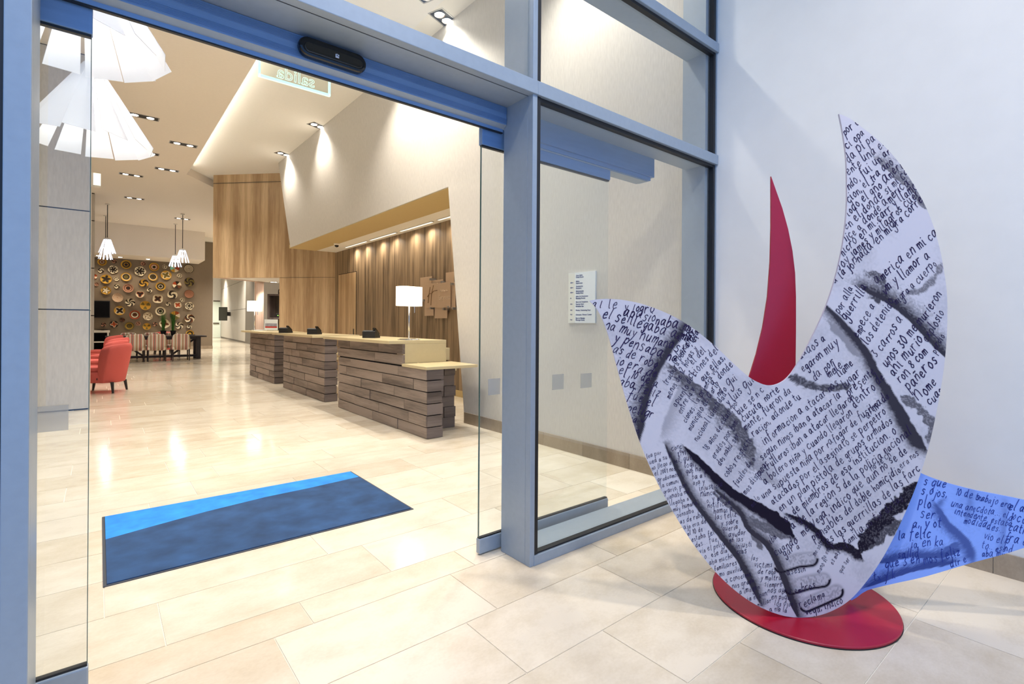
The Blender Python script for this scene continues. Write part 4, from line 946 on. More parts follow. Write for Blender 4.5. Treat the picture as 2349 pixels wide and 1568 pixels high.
# ================================================================== WOVEN PLATES
K = (36, 25, 18); W = (204, 190, 160); Yw = (178, 134, 44); O = (158, 66, 30); OL = (100, 86, 38); P_ = (172, 124, 98); B = (96, 54, 28); TE = (120, 190, 170)
PL = [  # zoom x, y, radius, pattern, colours, label
 (185,165,60,'ring',(P_,B,W,B,Yw,Yw),'yellow-rimmed ringed plate behind the left fin pendants'),
 (337,157,32,'swirl2',(K,P_),'small pink and black plate right of the left pendants'),
 (483,198,67,'ring',(K,K,Yw,K,OL,Yw),'large yellow and black ringed plate, third from top left'),
 (697,187,32,'spiral',(K,P_),'small pinkish spiral plate at the top above a dark star plate'),
 (830,228,62,'ring',(K,K,W,P_,B,Yw),'orange-yellow ringed plate with black centre near the top middle'),
 (962,225,30,'spiral',(K,W),'small black and white spiral plate at the top right of middle'),
 (1085,245,57,'pie',(TE,Yw,W,O,B,W),'multicoloured plate half hidden by the right pendants'),
 (1258,252,61,'ringmany',(K,W),'black and white target plate at the top of the right column'),
 (170,271,37,'swirl2',(K,W),'small black and white plate below the left pendants'),
 (322,260,62,'star5',(K,W),'white scalloped plate with a black star, upper left'),
 (656,280,70,'star5',(K,W),'largest white scalloped plate with a black star, top middle'),
 (482,350,66,'ring',(OL,OL,OL,K,W,Yw),'olive-centred yellow plate below the large ringed one'),
 (815,350,59,'ring',(OL,K,OL,K,W,Yw),'yellow ringed plate below the orange-yellow one'),
 (978,330,67,'star4y',(OL,W,Yw),'white and yellow plate with an olive four-point star'),
 (1142,337,31,'spiral',(K,W),'small spiral plate under the multicoloured plate'),
 (85,345,40,'pie',(O,W,O,B,O,W),'orange and white plate cut off by the left column'),
 (234,378,71,'starring',(K,OL,Yw),'large olive plate with a dark star at the left'),
 (363,373,32,'spiral',(K,W),'small spiral plate between the olive plates at left'),
 (702,428,59,'swirl3',(K,Yw),'yellow plate with a black pinwheel in the middle'),
 (1265,413,62,'swirl4',(K,OL),'olive pinwheel plate second in the right column'),
 (1112,450,54,'pie',(K,O,W,K,B,W),'brown, black and cream sector plate near the right'),
 (118,442,28,'spiral',(K,P_),'small spiral plate beside the left column'),
 (369,467,35,'swirl2',(K,W),'small black and white two-lobed plate left of the pink ringed one'),
 (508,490,66,'ring',(K,K,B,P_,K,P_),'pink and black ringed plate left of centre'),
 (910,468,63,'ring',(K,K,W,K,OL,Yw),'yellow plate with white ring and black centre, right of middle'),
 (773,517,34,'swirl2',(K,W),'small black and white plate in the very middle'),
 (233,518,63,'star5w',(W,K,Yw),'yellow plate with a white star above the screen'),
 (655,563,54,'star3',(K,O,W),'orange and white plate with a black three-lobed mark'),
 (1055,572,63,'swirl2w',(K,W),'large black and cream whirl plate right of middle'),
 (1262,562,60,'ringmany',(B,P_),'pink target plate third in the right column'),
 (378,608,69,'weave',(P_,W),'plain beige woven plate right of the screen'),
 (875,622,66,'flower4',(K,B,W),'brown four-lobed scalloped plate right of centre'),
 (1180,636,30,'spiral',(K,W),'small dark spiral plate left of the right column'),
 (533,667,61,'swirl5',(K,W),'black and cream five-armed pinwheel plate'),
 (722,705,68,'patch',(Yw,OL),'golden plate with olive patches at the centre'),
 (1006,686,31,'swirl2',(K,W),'small two-lobed plate above the left plant'),
 (1123,698,47,'flower4',(O,O,W),'small orange flower plate right of middle'),
 (1266,710,55,'star5k',(K,W),'black and white star plate fourth in the right column'),
 (402,768,70,'star4y',(K,W,Yw),'yellow plate with a cream-edged black star near the screen'),
 (590,820,67,'ring',(K,B,K,W,K,O),'brown ringed plate with white ring, lower middle'),
 (752,838,60,'star4w',(W,B,W),'brown and white four-point star plate, lower middle'),
 (908,775,66,'ring',(K,K,W,K,W,W),'white ringed plate behind the left plant'),
 (1088,828,62,'pie',(K,OL,W,O,Yw,K),'olive and yellow plate behind the right plant'),
 (1268,866,62,'swirl3b',(K,B,W),'brown, black and cream whirl plate low in the right column'),
 (437,884,32,'swirl3',(K,B),'small dark pinwheel plate below the yellow star plate'),
 (203,942,32,'swirl3',(K,P_),'small dark pinwheel plate under the screen'),
 (332,937,54,'star4y',(O,W,K),'orange star plate on the bottom row at left'),
 (523,958,60,'ring',(K,OL,K,OL,Yw,OL),'olive target plate on the bottom row'),
 (632,928,31,'spiral',(K,P_),'small spiral plate on the bottom row'),
 (739,965,51,'patch',(Yw,OL),'golden patched plate on the bottom row'),
 (840,936,30,'swirl3',(K,P_),'small dark pinwheel plate low right of the golden patched plate'),
 (960,932,66,'flower4',(B,B,W),'brown flower plate directly behind the left plant pot'),
 (1142,953,50,'swirl4',(K,W),'black and cream whirl plate right of the right plant'),
 (1268,968,30,'swirl2',(K,W),'small two-lobed plate at the bottom of the right column'),
 (1272,1055,52,'ring',(OL,Yw,OL,K,OL,Yw),'olive plate half hidden behind the right end of the table'),
]
def plate_col(pat, cs, r, a):
    c = cs
    if pat == 'ring': return c[min(int(r * 6), 5)]
    if pat == 'ringmany': return c[int(r * 9) % 2]
    if pat == 'weave': return c[(int(r * 11) + int(a * 9)) % 2]
    if pat == 'pie': return c[int(a / (2 * PI) * 6) % 6] if r > .15 else c[0]
    if pat == 'spiral': return c[int(r * 3.2 + a / (2 * PI)) % 2]
    if pat.startswith('swirl'):
        n = int(pat[5]); w = (a / (2 * PI) * n + r * .9) % 1
        if pat.endswith('b'): return c[int(w * 3) % 3]
        return c[0] if w < .5 else c[1]
    if pat.startswith('star'):
        n = int(pat[4]) if pat[4].isdigit() else 5
        lim = .56 + .22 * math.cos(n * a)
        if r < lim: 
            if pat.endswith('k') and r > lim * .55: return c[1] if r < lim * .75 else c[0]
            return c[0]
        if r < lim + .16: return c[1]
        return c[2] if len(c) > 2 else (c[0] if r < .9 and math.cos(n * a) < -.3 else c[1])
    if pat == 'flower4':
        lim = .62 + .16 * math.cos(4 * a)
        return c[0] if r < lim - .25 else (c[1] if r < lim else c[2])
    if pat == 'patch': return c[1] if (math.sin(3 * a + 1) > .3 and .25 < r < .85) else c[0]
    return c[0]
for (zx, zy, zr, pat, cs_, lab) in PL:
    px, py = 200 + zx * .18494, 570 + zy * .18494; q = on_y(px, py, YB - .02); rad = (on_y(px + zr * .18494, py, YB - .02).x - q.x)
    big = zr > 40; NR = 9 if big else 6; NS = 48 if big else 24
    scal = {'star5': (5, .06), 'flower4': (4, .05), 'star5k': (5, .06), 'star4w': (8, .03)}.get(pat, (0, 0))
    vs = [(0, -.02, 0)]; fs = []; fc = []; rot = (zx * 7 + zy) % 6.28
    for j in range(1, NR + 1):
        r_ = j / NR
        for k in range(NS):
            a_ = 2 * PI * k / NS; R_ = rad * r_ * (1 + scal[1] * math.cos(scal[0] * (a_ - rot)) * r_)
            vs.append((R_ * math.cos(a_), -.02 - .09 * rad / .3 * r_ ** 2.2, R_ * math.sin(a_)))
    for k in range(NS):
        fs.append((0, 1 + k, 1 + (k + 1) % NS)); fc.append(plate_col(pat, cs_, .5 / NR, 0))
    for j in range(1, NR):
        for k in range(NS):
            a0 = 1 + (j - 1) * NS; b0 = a0 + NS
            fs.append((a0 + k, b0 + k, b0 + (k + 1) % NS, a0 + (k + 1) % NS)); fc.append(plate_col(pat, cs_, (j + .5) / NR, (2 * PI * (k + .5) / NS - rot) % (2 * PI)))
    nb = len(vs); last = 1 + (NR - 1) * NS                                     # outer wall back to the wall surface
    for k in range(NS): x, y, z = vs[last + k]; vs.append((x * .8, -.002, z * .8))
    for k in range(NS):
        fs.append((last + k, nb + k, nb + (k + 1) % NS, last + (k + 1) % NS)); fc.append(plate_col(pat, cs_, .97, 0))
    me = MB().add(vs, fs).mesh('woven_plate'); ca = me.color_attributes.new('print', 'FLOAT_COLOR', 'CORNER')
    arr = np.zeros((len(me.loops), 4), dtype=np.float32)
    for pol, col in zip(me.polygons, fc):
        cl_ = srgb(*col)
        for li in pol.loop_indices: arr[li] = cl_
    ca.data.foreach_set('color', arr.ravel())
    o = link('woven_plate', me, M['bask'], None, (q.x, YB - .001, q.z)); tag(o, lab, 'wall plate', 'woven plates on the back wall')

# ================================================================== SCULPTURE
TP = 2.40                                     # front sheet: distance of its plane from the viewpoint, square to the view axis
nF = Vector((FW[0], FW[1], 0)); BC = Vector((2.80, 1.075, 0)); BR = .418
sc = thing('sculpture', 'dove-like sheet sculpture with handwritten photo print, red blade and red round base', 'sculpture', BC)
part(sc, 'base_disc', MB().lathe([(BR - .004, 0), (BR, .004), (BR, .012), (BR - .003, .015)], 96, Matrix.Translation(BC)), M['red'], True, label='round glossy red base disc')
part(sc, 'base_rim', MB().lathe([(BR + .002, 0), (BR + .002, .005)], 96, Matrix.Translation(BC)), M['black'], True)
def smooth_loop(pts, n=6):
    out = []; N = len(pts)
    for i in range(N):
        p0, p1, p2, p3 = (np.array(pts[(i + k - 1) % N], float) for k in range(4))
        for k in range(n):
            t = k / n; out.append(tuple(.5 * ((2 * p1) + (-p0 + p2) * t + (2 * p0 - 5 * p1 + 4 * p2 - p3) * t * t + (-p0 + 3 * p1 - 3 * p2 + p3) * t ** 3)))
    return out
def smooth_open(pts, n=6):
    pts = [pts[0]] + list(pts) + [pts[-1]]; out = []
    for i in range(1, len(pts) - 2):
        p0, p1, p2, p3 = (np.array(pts[i + k - 1], float) for k in range(4))
        for k in range(n):
            t = k / n; out.append(.5 * ((2 * p1) + (-p0 + p2) * t + (2 * p0 - 5 * p1 + 4 * p2 - p3) * t * t + (-p0 + 3 * p1 - 3 * p2 + p3) * t ** 3))
    out.append(np.array(pts[-1], float)); return out
seg_a = [(1925,276),(1950,287),(1980,309),(2016,338),(2055,379),(2090,429),(2118,478),(2140,530),(2157,591),(2168,653),(2173,705),(2172,780),(2165,860),(2150,950),(2130,1040),(2105,1120),(2070,1205),(2030,1285),(1990,1345),(1950,1390),(1910,1415),(1870,1428),(1830,1431),(1790,1425),(1740,1405),(1690,1372),(1640,1325),(1590,1262),(1545,1190),(1505,1115),(1470,1035),(1443,955),(1420,875),(1400,800),(1385,755),(1370,725),(1352,705)]
seg_b = [(1352,705),(1365,702),(1392,700.5),(1430,703),(1480,714),(1540,738),(1590,768),(1640,808),(1680,846),(1715,877),(1740,892),(1765,899),(1790,893),(1812,875),(1835,840),(1862,790),(1888,735),(1908,680),(1924,622),(1935,565),(1942,500),(1943,440),(1941,375),(1934,322),(1925,276)]
outline = [tuple(p) for p in smooth_open(seg_a, 5)[:-1]] + [tuple(p) for p in smooth_open(seg_b, 5)[:-1]]
OA = np.array(outline)
def crossings(poly, y):
    xs = []
    for (x0, y0_), (x1, y1_) in zip(poly, np.roll(poly, -1, 0)):
        if (y0_ <= y) != (y1_ <= y): xs.append(x0 + (x1 - x0) * (y - y0_) / (y1_ - y0_))
    return sorted(xs)
_rows = {}
def inside(poly, x, y):
    key = (id(poly), round(y * 2))
    if key not in _rows: _rows[key] = crossings(poly, round(y * 2) / 2 + .013)
    return sum(1 for v in _rows[key] if v < x) % 2 == 1
rng = np.random.default_rng(4)
def noise2(shape_seed, x, y, s):
    r_ = np.random.default_rng(shape_seed); G = r_.random((64, 64)); u = (x / s) % 63; v = (y / s) % 63
    i = u.astype(int); j = v.astype(int); fu = u - i; fv = v - j; fu = fu * fu * (3 - 2 * fu); fv = fv * fv * (3 - 2 * fv)
    return (G[j, i] * (1 - fu) + G[j, i + 1] * fu) * (1 - fv) + (G[j + 1, i] * (1 - fu) + G[j + 1, i + 1] * fu) * fv
def seg_dist(x, y, pts):
    """distance to polyline, parameter along it, signed side"""
    best = np.full(x.shape, 1e9); par = np.zeros(x.shape); side = np.zeros(x.shape); L = len(pts) - 1
    for i in range(L):
        a_ = np.array(pts[i], float); b_ = np.array(pts[i + 1], float); d = b_ - a_; ll = d @ d
        t = np.clip(((x - a_[0]) * d[0] + (y - a_[1]) * d[1]) / ll, 0, 1)
        dx = x - (a_[0] + t * d[0]); dy = y - (a_[1] + t * d[1]); ds_ = np.hypot(dx, dy); m_ = ds_ < best
        best = np.where(m_, ds_, best); par = np.where(m_, (i + t) / L, par); side = np.where(m_, np.sign(d[0] * dy - d[1] * dx), side)
    return best, par, side
# dark folds of the printed photograph: (points, core half width start/end, soft half width left, right, roughness, strength)
FOLDS = [
 ([(1573,766),(1552,798),(1533,825),(1508,868),(1490,908),(1477,961),(1463,1039)], 4, 7, 10, 26, .4, .95),
 ([(1544,857),(1581,892),(1621,921),(1648,948),(1683,983),(1715,1028),(1728,1075)], 9, 14, 16, 22, 1.0, .85),
 ([(1573,1041),(1618,1086),(1675,1140),(1726,1172),(1780,1204),(1820,1243)], 6, 20, 5, 8, .35, 1.0),
 ([(1640,1150),(1700,1195),(1750,1225),(1815,1248)], 3, 14, 10, 8, .9, .8),
 ([(1527,1041),(1548,1083),(1580,1147),(1611,1191),(1656,1249),(1691,1293),(1723,1351),(1742,1396)], 3, 7, 12, 6, .3, .95),
 ([(1643,1143),(1694,1188),(1717,1230),(1758,1265),(1787,1319),(1812,1383),(1828,1428)], 3, 7, 14, 4, .25, .95),
 ([(1717,1215),(1735,1250),(1748,1275)], 12, 5, 10, 10, .8, .8),
 ([(1805,1193),(1864,1223),(1902,1265),(1943,1268),(1978,1296)], 5, 12, 5, 7, .6, 1.0),
 ([(2112,1118),(2071,1166),(2023,1204),(1991,1245),(1975,1280)], 22, 20, 12, 12, .8, 1.0),
 ([(2066,1210),(2025,1240),(1990,1275)], 16, 10, 12, 12, 1.0, .9),
 ([(1978,678),(2023,699),(2067,728),(2111,772),(2169,834)], 5, 6, 26, 5, .5, .95),
 ([(2005,700),(2020,700)], 14, 12, 14, 8, .9, .9),
 ([(1896,716),(1943,766),(1987,822),(2011,869),(2037,913),(2067,963),(2096,1015),(2122,1042)], 4, 17, 9, 14, .35, .95),
 ([(1905,760),(1935,790),(1965,830)], 8, 8, 18, 12, .6, .55),
 ([(2067,924),(2100,945),(2140,992),(2128,1030)], 10, 14, 12, 12, 1.25, .8),
 ([(1803,875),(1864,901),(1917,904),(1950,900)], 10, 8, 14, 14, 1.1, .9),
 ([(1995,640),(2022,655),(2040,690)], 9, 5, 14, 16, 1.2, .85),
 ([(2016,386),(2060,420),(2105,465),(2128,495)], 5, 8, 22, 14, 1.35, .75),
 ([(2080,690),(2130,670),(2160,620)], 6, 8, 14, 14, 1.3, .7),
 ([(1700,1030),(1740,1090),(1765,1120)], 10, 6, 26, 22, 1.0, .45),
 ([(1560,905),(1545,940),(1520,1000)], 5, 5, 20, 14, .5, .35),
]
FING = [[(1792,1312),(1830,1300),(1860,1297)], [(1815,1362),(1855,1350),(1888,1345)], [(1850,1402),(1885,1387),(1918,1372)]]
def print_colour(x, y, paper, ink, folds, fing, tint):
    n1 = noise2(1, x, y, 9.0); n2 = noise2(2, x, y, 3.1); n3 = noise2(3, x, y, 60.0); D = np.zeros(x.shape)
    n4 = noise2(5, x, y, 2.2); n5 = noise2(6, x * .8 + y * .62, y * .8 - x * .62, 5.0); D = .30 * (n3 - .42) + .12 * (n2 - .5) * (n1 > .35) + .10 * (n5 - .5)
    for pts, w0, w1, sl, sr, rough, st in folds:
        P_s = smooth_open(pts, 4) if len(pts) > 2 else pts
        d, t, sd = seg_dist(x, y, P_s); core = w0 + (w1 - w0) * t; core = core * (1 + rough * (n1 - .5) * 1.2); soft = np.where(sd > 0, sr, sl)
        core = core * .74 * np.clip(np.minimum(t, 1 - t) * 9, .15, 1); lo_, hi_ = min(sl, sr), max(sl, sr); soft = np.where(soft <= lo_, lo_ * .6, hi_ * 3.3)
        f_ = np.clip(1 - (d - core) / soft, 0, 1); f_ = f_ ** 1.9
        D = np.maximum(D, st * np.clip(f_ * 1.2 - (.22 + rough) * n2 * (1.02 - f_) - rough * .35 * (n4 > .62), 0, 1))
    for pts in fing:
        d, t, sd = seg_dist(x, y, pts); ring = np.exp(-((d - 15) / 3.2) ** 2) * (sd > 0) * .95 + np.exp(-((d - 15) / 4) ** 2) * .35; D = np.maximum(D, ring); D = np.maximum(D, np.where(d < 14, .18 + .25 * (n2 > .6), 0))
    D = np.clip(D, 0, 1)[..., None]
    return np.array(paper)[None, :] * (1 - D) + np.array(ink)[None, :] * D
def sheet_from(poly, plane, rows, cols, paper, ink, folds, fing, name, ysplit):
    """front print: strips between outline crossings, coloured per vertex"""
    y0_, y1_ = poly[:, 1].min() + .3, poly[:, 1].max() - .3; vs = []; fs = []; px = []; py = []
    def strip(ya, yb, pick, nr, nc_):
        base = len(px); cnt = 0
        for j in range(nr + 1):
            y = ya + (yb - ya) * j / nr; c = crossings(poly, y)
            iv = pick(c)
            if iv is None: iv = last[0]
            last[0] = iv
            for i in range(nc_ + 1): px.append(iv[0] + (iv[1] - iv[0]) * i / nc_); py.append(y)
        for j in range(nr):
            for i in range(nc_):
                a_ = base + j * (nc_ + 1) + i; fs.append((a_, a_ + nc_ + 1, a_ + nc_ + 2, a_ + 1))
    last = [None]
    for ya, yb, pick, nr, nc_ in ysplit: strip(ya, yb, pick, nr, nc_)
    X = np.array(px); Y = np.array(py); col = print_colour(X, Y, paper, ink, folds, fing, None)
    mb = MB(); mb.v = [tuple(plane(a_, b_)) for a_, b_ in zip(px, py)]; mb.f = fs
    return mb, col
def lin(rgb): return srgb(*rgb)[:3]
fplane = lambda x, y: on_t(x, y, TP)
m_print = vcol('printed_sheet', .55, spec=.10)
PAPER, INK = lin((214, 203, 203)), lin((30, 22, 36))
full = lambda c: (c[0], c[-1]) if len(c) >= 2 else None
rh = lambda c: (c[-2], c[-1]) if len(c) >= 2 else None
lh = lambda c: (c[0], c[1]) if len(c) >= 4 else None
mb, col = sheet_from(OA, fplane, 0, 0, PAPER, INK, FOLDS, FING, 'print', [(276.6, 898.6, rh, 250, 110), (701.2, 898.6, lh, 80, 150), (898.6, 1430.5, full, 230, 260)])
# sheet body (edges and back) just behind the print
TK = .010
zmin = min(fplane(x, y).z for x, y in outline)
dz_ = .0155 - zmin                                   # stand the sheet on the disc
up = Vector((0, 0, dz_))
pn = part(sc, 'printed_sheet', MB().prism([fplane(x, y) + nF * .0006 + up for x, y in outline], nF * TK), simple('white_sheet_metal', (205, 200, 215), .4), True, label='white curved sheet with two horns')
mb.v = [tuple(Vector(v) + up) for v in mb.v]
mb.shifted(BC); me = mb.mesh('photo_print'); ca = me.color_attributes.new('print', 'FLOAT_COLOR', 'POINT'); ca.data.foreach_set('color', np.c_[col, np.ones(len(col))].astype(np.float32).ravel())
o = link('photo_print', me, m_print, pn)
# --- handwriting: a small single-stroke hand
G_ = {
 'a': [[(.8,.85),(.45,1),(.1,.6),(.25,.05),(.6,.25),(.8,.95),(.78,.3),(1,.02)]], 'b': [[(.1,1.9),(.12,.1),(.5,0),(.85,.5),(.5,1),(.12,.6)]], 'c': [[(.8,.85),(.45,1),(.1,.5),(.4,0),(.85,.2)]],
 'd': [[(.8,.9),(.4,1),(.1,.5),(.35,0),(.75,.4)],[(.82,1.9),(.78,.3),(1,0)]], 'e': [[(.12,.5),(.75,.62),(.55,1),(.15,.6),(.35,0),(.9,.2)]], 'f': [[(.8,1.7),(.5,1.9),(.35,1.2),(.3,-.5)],[(.05,.9),(.7,1)]],
 'g': [[(.8,.85),(.4,1),(.1,.55),(.35,.1),(.78,.6)],[(.82,1),(.75,-.6),(.3,-.9),(.1,-.5)]], 'h': [[(.1,1.9),(.1,0)],[(.12,.6),(.5,1),(.75,.7),(.78,0)]], 'i': [[(.2,1),(.2,.1),(.4,0)],[(.22,1.4),(.26,1.5)]], 'j': [[(.4,1),(.38,-.6),(.05,-.8)],[(.42,1.4),(.46,1.5)]],
 'k': [[(.1,1.9),(.1,0)],[(.7,1),(.15,.5),(.75,0)]], 'l': [[(.2,1.9),(.18,.2),(.4,0)]], 'm': [[(.05,1),(.08,0)],[(.08,.6),(.35,1),(.5,.7),(.5,0)],[(.5,.6),(.8,1),(.98,.7),(1,0)]], 'n': [[(.1,1),(.1,0)],[(.12,.6),(.5,1),(.75,.7),(.78,0)]],
 'o': [[(.45,1),(.1,.55),(.4,0),(.8,.45),(.5,1),(.35,.95)]], 'p': [[(.12,1),(.1,-.9)],[(.12,.7),(.5,1),(.82,.55),(.5,.05),(.14,.25)]], 'q': [[(.8,.85),(.4,1),(.1,.5),(.4,.05),(.78,.5)],[(.82,1),(.78,-.9)]], 'r': [[(.1,1),(.12,0)],[(.12,.5),(.4,.95),(.75,.9)]],
 's': [[(.75,.85),(.4,1),(.2,.72),(.65,.4),(.5,0),(.1,.12)]], 't': [[(.35,1.6),(.33,.2),(.65,0)],[(.05,1.05),(.7,1.1)]], 'u': [[(.1,1),(.12,.25),(.45,0),(.75,.5)],[(.78,1),(.76,.2),(.95,0)]], 'v': [[(.05,1),(.4,0),(.8,1)]], 'w': [[(.05,1),(.25,0),(.5,.8),(.75,0),(1,1)]],
 'x': [[(.1,1),(.8,0)],[(.8,1),(.1,0)]], 'y': [[(.1,1),(.4,.3)],[(.85,1),(.35,-.5),(.05,-.9)]], 'z': [[(.1,.95),(.8,1),(.15,.05),(.85,.05)]], 'ñ': [[(.1,1),(.1,0)],[(.12,.6),(.5,1),(.75,.7),(.78,0)],[(.2,1.35),(.4,1.5),(.6,1.35),(.8,1.5)]],
 '0': [[(.45,1.5),(.1,.7),(.4,0),(.8,.7),(.45,1.5)]], '1': [[(.2,1.2),(.45,1.5),(.45,0)]], '2': [[(.15,1.2),(.5,1.5),(.75,1.1),(.1,0),(.85,.05)]], '3': [[(.15,1.4),(.7,1.4),(.4,.85),(.8,.4),(.4,0),(.1,.2)]], '5': [[(.8,1.5),(.25,1.45),(.2,.9),(.7,.8),(.6,.05),(.1,.1)]],
 '8': [[(.45,.8),(.15,1.2),(.5,1.5),(.75,1.2),(.45,.8),(.1,.35),(.45,0),(.8,.35),(.45,.8)]], '9': [[(.75,1.2),(.4,1.5),(.15,1.1),(.5,.85),(.78,1.3),(.6,0)]], ',': [[(.25,.1),(.15,-.3)]], '.': [[(.2,.05),(.28,.1)]],
}
ACC = {'á': 'a', 'é': 'e', 'í': 'i', 'ó': 'o', 'ú': 'u'}
def write(mb, poly, plane, x, y, ang, size, text, seed=0, pen=.068, lift=.0012, gap=.34, dens=5):
    r_ = random.Random(seed * 31 + len(text)); size = size * 1.08; ca_, sa_ = math.cos(math.radians(ang)), math.sin(math.radians(ang)); cx_ = 0.0
    for ch in text:
        if ch == ' ': cx_ += .75; continue
        base = ACC.get(ch.lower(), ch.lower()); gl = G_.get(base)
        if gl is None: cx_ += .6; continue
        up_ = 1.35 if ch.isupper() else 1.0
        strokes = [list(s) for s in gl]
        if ch in ACC: strokes.append([(.4, 1.25), (.65, 1.55)])
        jit = r_.uniform(-.2, .2); sl = .20 + r_.uniform(-.12, .14); sc_ = up_ * r_.uniform(.85, 1.18)
        for s in strokes:
            pts = smooth_open(s, dens) if len(s) > 2 else [np.array(p, float) for p in s]
            pp = []
            for p in pts:
                gx = (cx_ + (p[0] + sl * p[1]) * sc_) * size * .76; gy = (p[1] * sc_ + jit) * size
                pp.append((x + gx * ca_ + gy * sa_, y + gx * sa_ - gy * ca_))
            w = pen * size * r_.uniform(.8, 1.25)
            for (ax, ay), (bx_, by) in zip(pp, pp[1:]):
                if not (inside(poly, ax, ay) and inside(poly, bx_, by)): continue
                dx, dy = bx_ - ax, by - ay; l = math.hypot(dx, dy)
                if l < 1e-4: continue
                ex, ey = dx / l * w * .4, dy / l * w * .4; nx, ny = -dy / l * w, dx / l * w
                q4 = [(ax - ex + nx, ay - ey + ny), (ax - ex - nx, ay - ey - ny), (bx_ + ex - nx, by + ey - ny), (bx_ + ex + nx, by + ey + ny)]
                mb.add([plane(*q_) for q_ in q4], [(0, 1, 2, 3)])
        wd = max(p[0] for s in gl for p in s)
        cx_ += (wd + gap) * sc_
TX = []
def line(x, y, ang, size, text): TX.append((x, y, ang, size, text))
# left horn
line(1358,716,14,10,'a L'); line(1394,722,6,12,'Le  y logro'); line(1428,737,14,13.5,'apasionaba mucha a'); line(1380,743,15,13.5,'el se llegaba a mas'); line(1386,766,18,13,'na muy humanas'); line(1408,796,19,13.5,'y pensaba na'); line(1575,800,-52,10,'mas pero io'); line(1404,822,19,12,'as de robo'); line(1411,850,19,12,'jo era de'); line(1417,872,18,12,'el 10 de a'); line(1417,896,18,12,'aba feliz'); line(1438,928,18,12,'fue el'); line(1436,956,17,12,'peligr'); line(1443,981,17,11,'ia'); line(1446,1006,17,10,'mo');
# upper middle, steep rising lines
for k, (x, y, tx_) in enumerate(((1560,800,'ma pero'),(1572,818,'contra mor'),(1548,850,'io lera, el del'),(1590,853,'el del'),(1586,885,'cciones del del c'),(1612,890,'que ellas, a'),(1636,900,'a, donde fue'),(1650,925,'ndo Gui'),(1672,946,'y Luis Guillermo'),(1694,966,'que se n c'),(1706,984,'Cucuta (norte'),(1712,1004,'mente, fueron da'),(1730,1018,'racion, adonde tu'))): line(x, y, -50 + k * .8, 9.5, tx_)
for k, (x, y, tx_) in enumerate(((1537,930,'menos de 12 horas y'),(1530,900,'truchura pen'),(1553,950,'apuento de f'),(1562,965,'entre la v'),(1574,985,'ciones. La primera vez'),(1585,1003,'municipio de Dario'),(1600,1028,'nacional identidad'),(1622,1050,'18 años de edad, por'),(1640,1068,'erados por bom'),(1652,1083,'dos nahu ser'),(1668,1110,'cobos respecti'),(1690,1130,'fusiles de o'),(1712,1150,'mos disparar'))): line(x, y, -62 + k * .6, 7.8, tx_)
for off_, x, s, tx_ in ((1907,1752,10,'informacion a atacar nos'),(1932,1748,9.5,'segun ninos iban a atacar la'),(1957,1742,9.5,'patrulleros iban a atacar llegaron'),(1981,1756,9.5,'a bolero niña y cuando llegaron'),(2004,1752,9.5,'una supuesta niña por rafagar de fusil o'),(2028,1774,9.8,'atacados por el asesinato se perpetro'),(2052,1792,10.3,'en un plan pistola de grupos armados'),(2076,1802,10.5,'os de miembros de esa institucion. o'),(2101,1820,10.5,'a de la region 5 de la policia nacional'),(2126,1842,10.5,'me Vega, indico que aun no se de'),(2152,1868,10.5,'ponsables del doble homicidio.'),(2179,1900,10.5,'es las guerrillas de las farc'),(2206,1940,9.5,'Familia os tor de las')):
    line(x, (off_ - .6293 * x) / .7771, -39, s, tx_)
for k, (x, y, tx_) in enumerate(((1836,838,'uados a'),(1842,868,'egaron muy'),(1868,888,'da por'),(1902,880,'mele'),(1925,880,'liame'),(1938,905,'lugar'),(1948,925,'presente'),(1960,950,'dentro de'),(1990,975,'armada'))): line(x, y, -36 - k, 11, tx_)
# small text along the left edge
LT = ['lea pur','uea a su h','no llego a se','el 2001 nos','graduamos s','la comuni','grario, por','sionaba mu','llegaba a','muy humano','pensaba','as de robo','ajo era de','el 10 de','estaba fel','des... fue','vio el pelig','o.. ese dia','aba mucho','familiares','mo auxilia','s conocinos','nos gradu','a imagen','ia el pan','mallar','a no']
for k, tx_ in enumerate(LT):
    y = 1062 + k * 13.6; xs = crossings(OA, min(y, 1425)); line(xs[0] + 3, y + 4, -17, 5.6 + k * .035, tx_)
L2 = ['conc','1991','l, que','logi','que ha','ba a l','osa y','injusticia','Nunca','o, y en l','notifican','hamos a','las feliz','y sobre','queria','ayudar','en las','injusti','cias']
for k, tx_ in enumerate(L2): s = k / 18; line(1540 + 150 * s + (6 if k % 2 else 0), 1048 + 238 * s, -12 + 4 * s, 6.6, tx_)
L3 = ['las','victims','de robo','y maltra','siempre','nos abrio','en poqui','los ojos','a la']
for k, tx_ in enumerate(L3): s = k / 8; line(1722 + 62 * s, 1300 + 118 * s, 2, 6.8, tx_)
for (x, y, a_, s, tx_) in ((1780,1290,-32,10,'cuando'),(1800,1292,-32,9,'gar a'),(1806,1335,-15,8,'asesin'),(1824,1378,-20,8.5,'embros'),(1836,1410,-25,9,'reclama'),(1850,1426,-18,9,'vega, indico'),(1768,1262,-40,8,'iba'),(1726,1178,-50,6,'me lo'),(1870,1290,-60,6,'me sotros'),(1890,1300,-60,6,'no eso ya'),(1910,1310,-60,6,'es mas lo'),(1930,1330,-60,6,'que ser'),(1880,1330,-60,6,'mano si')): line(x, y, a_, s, tx_)
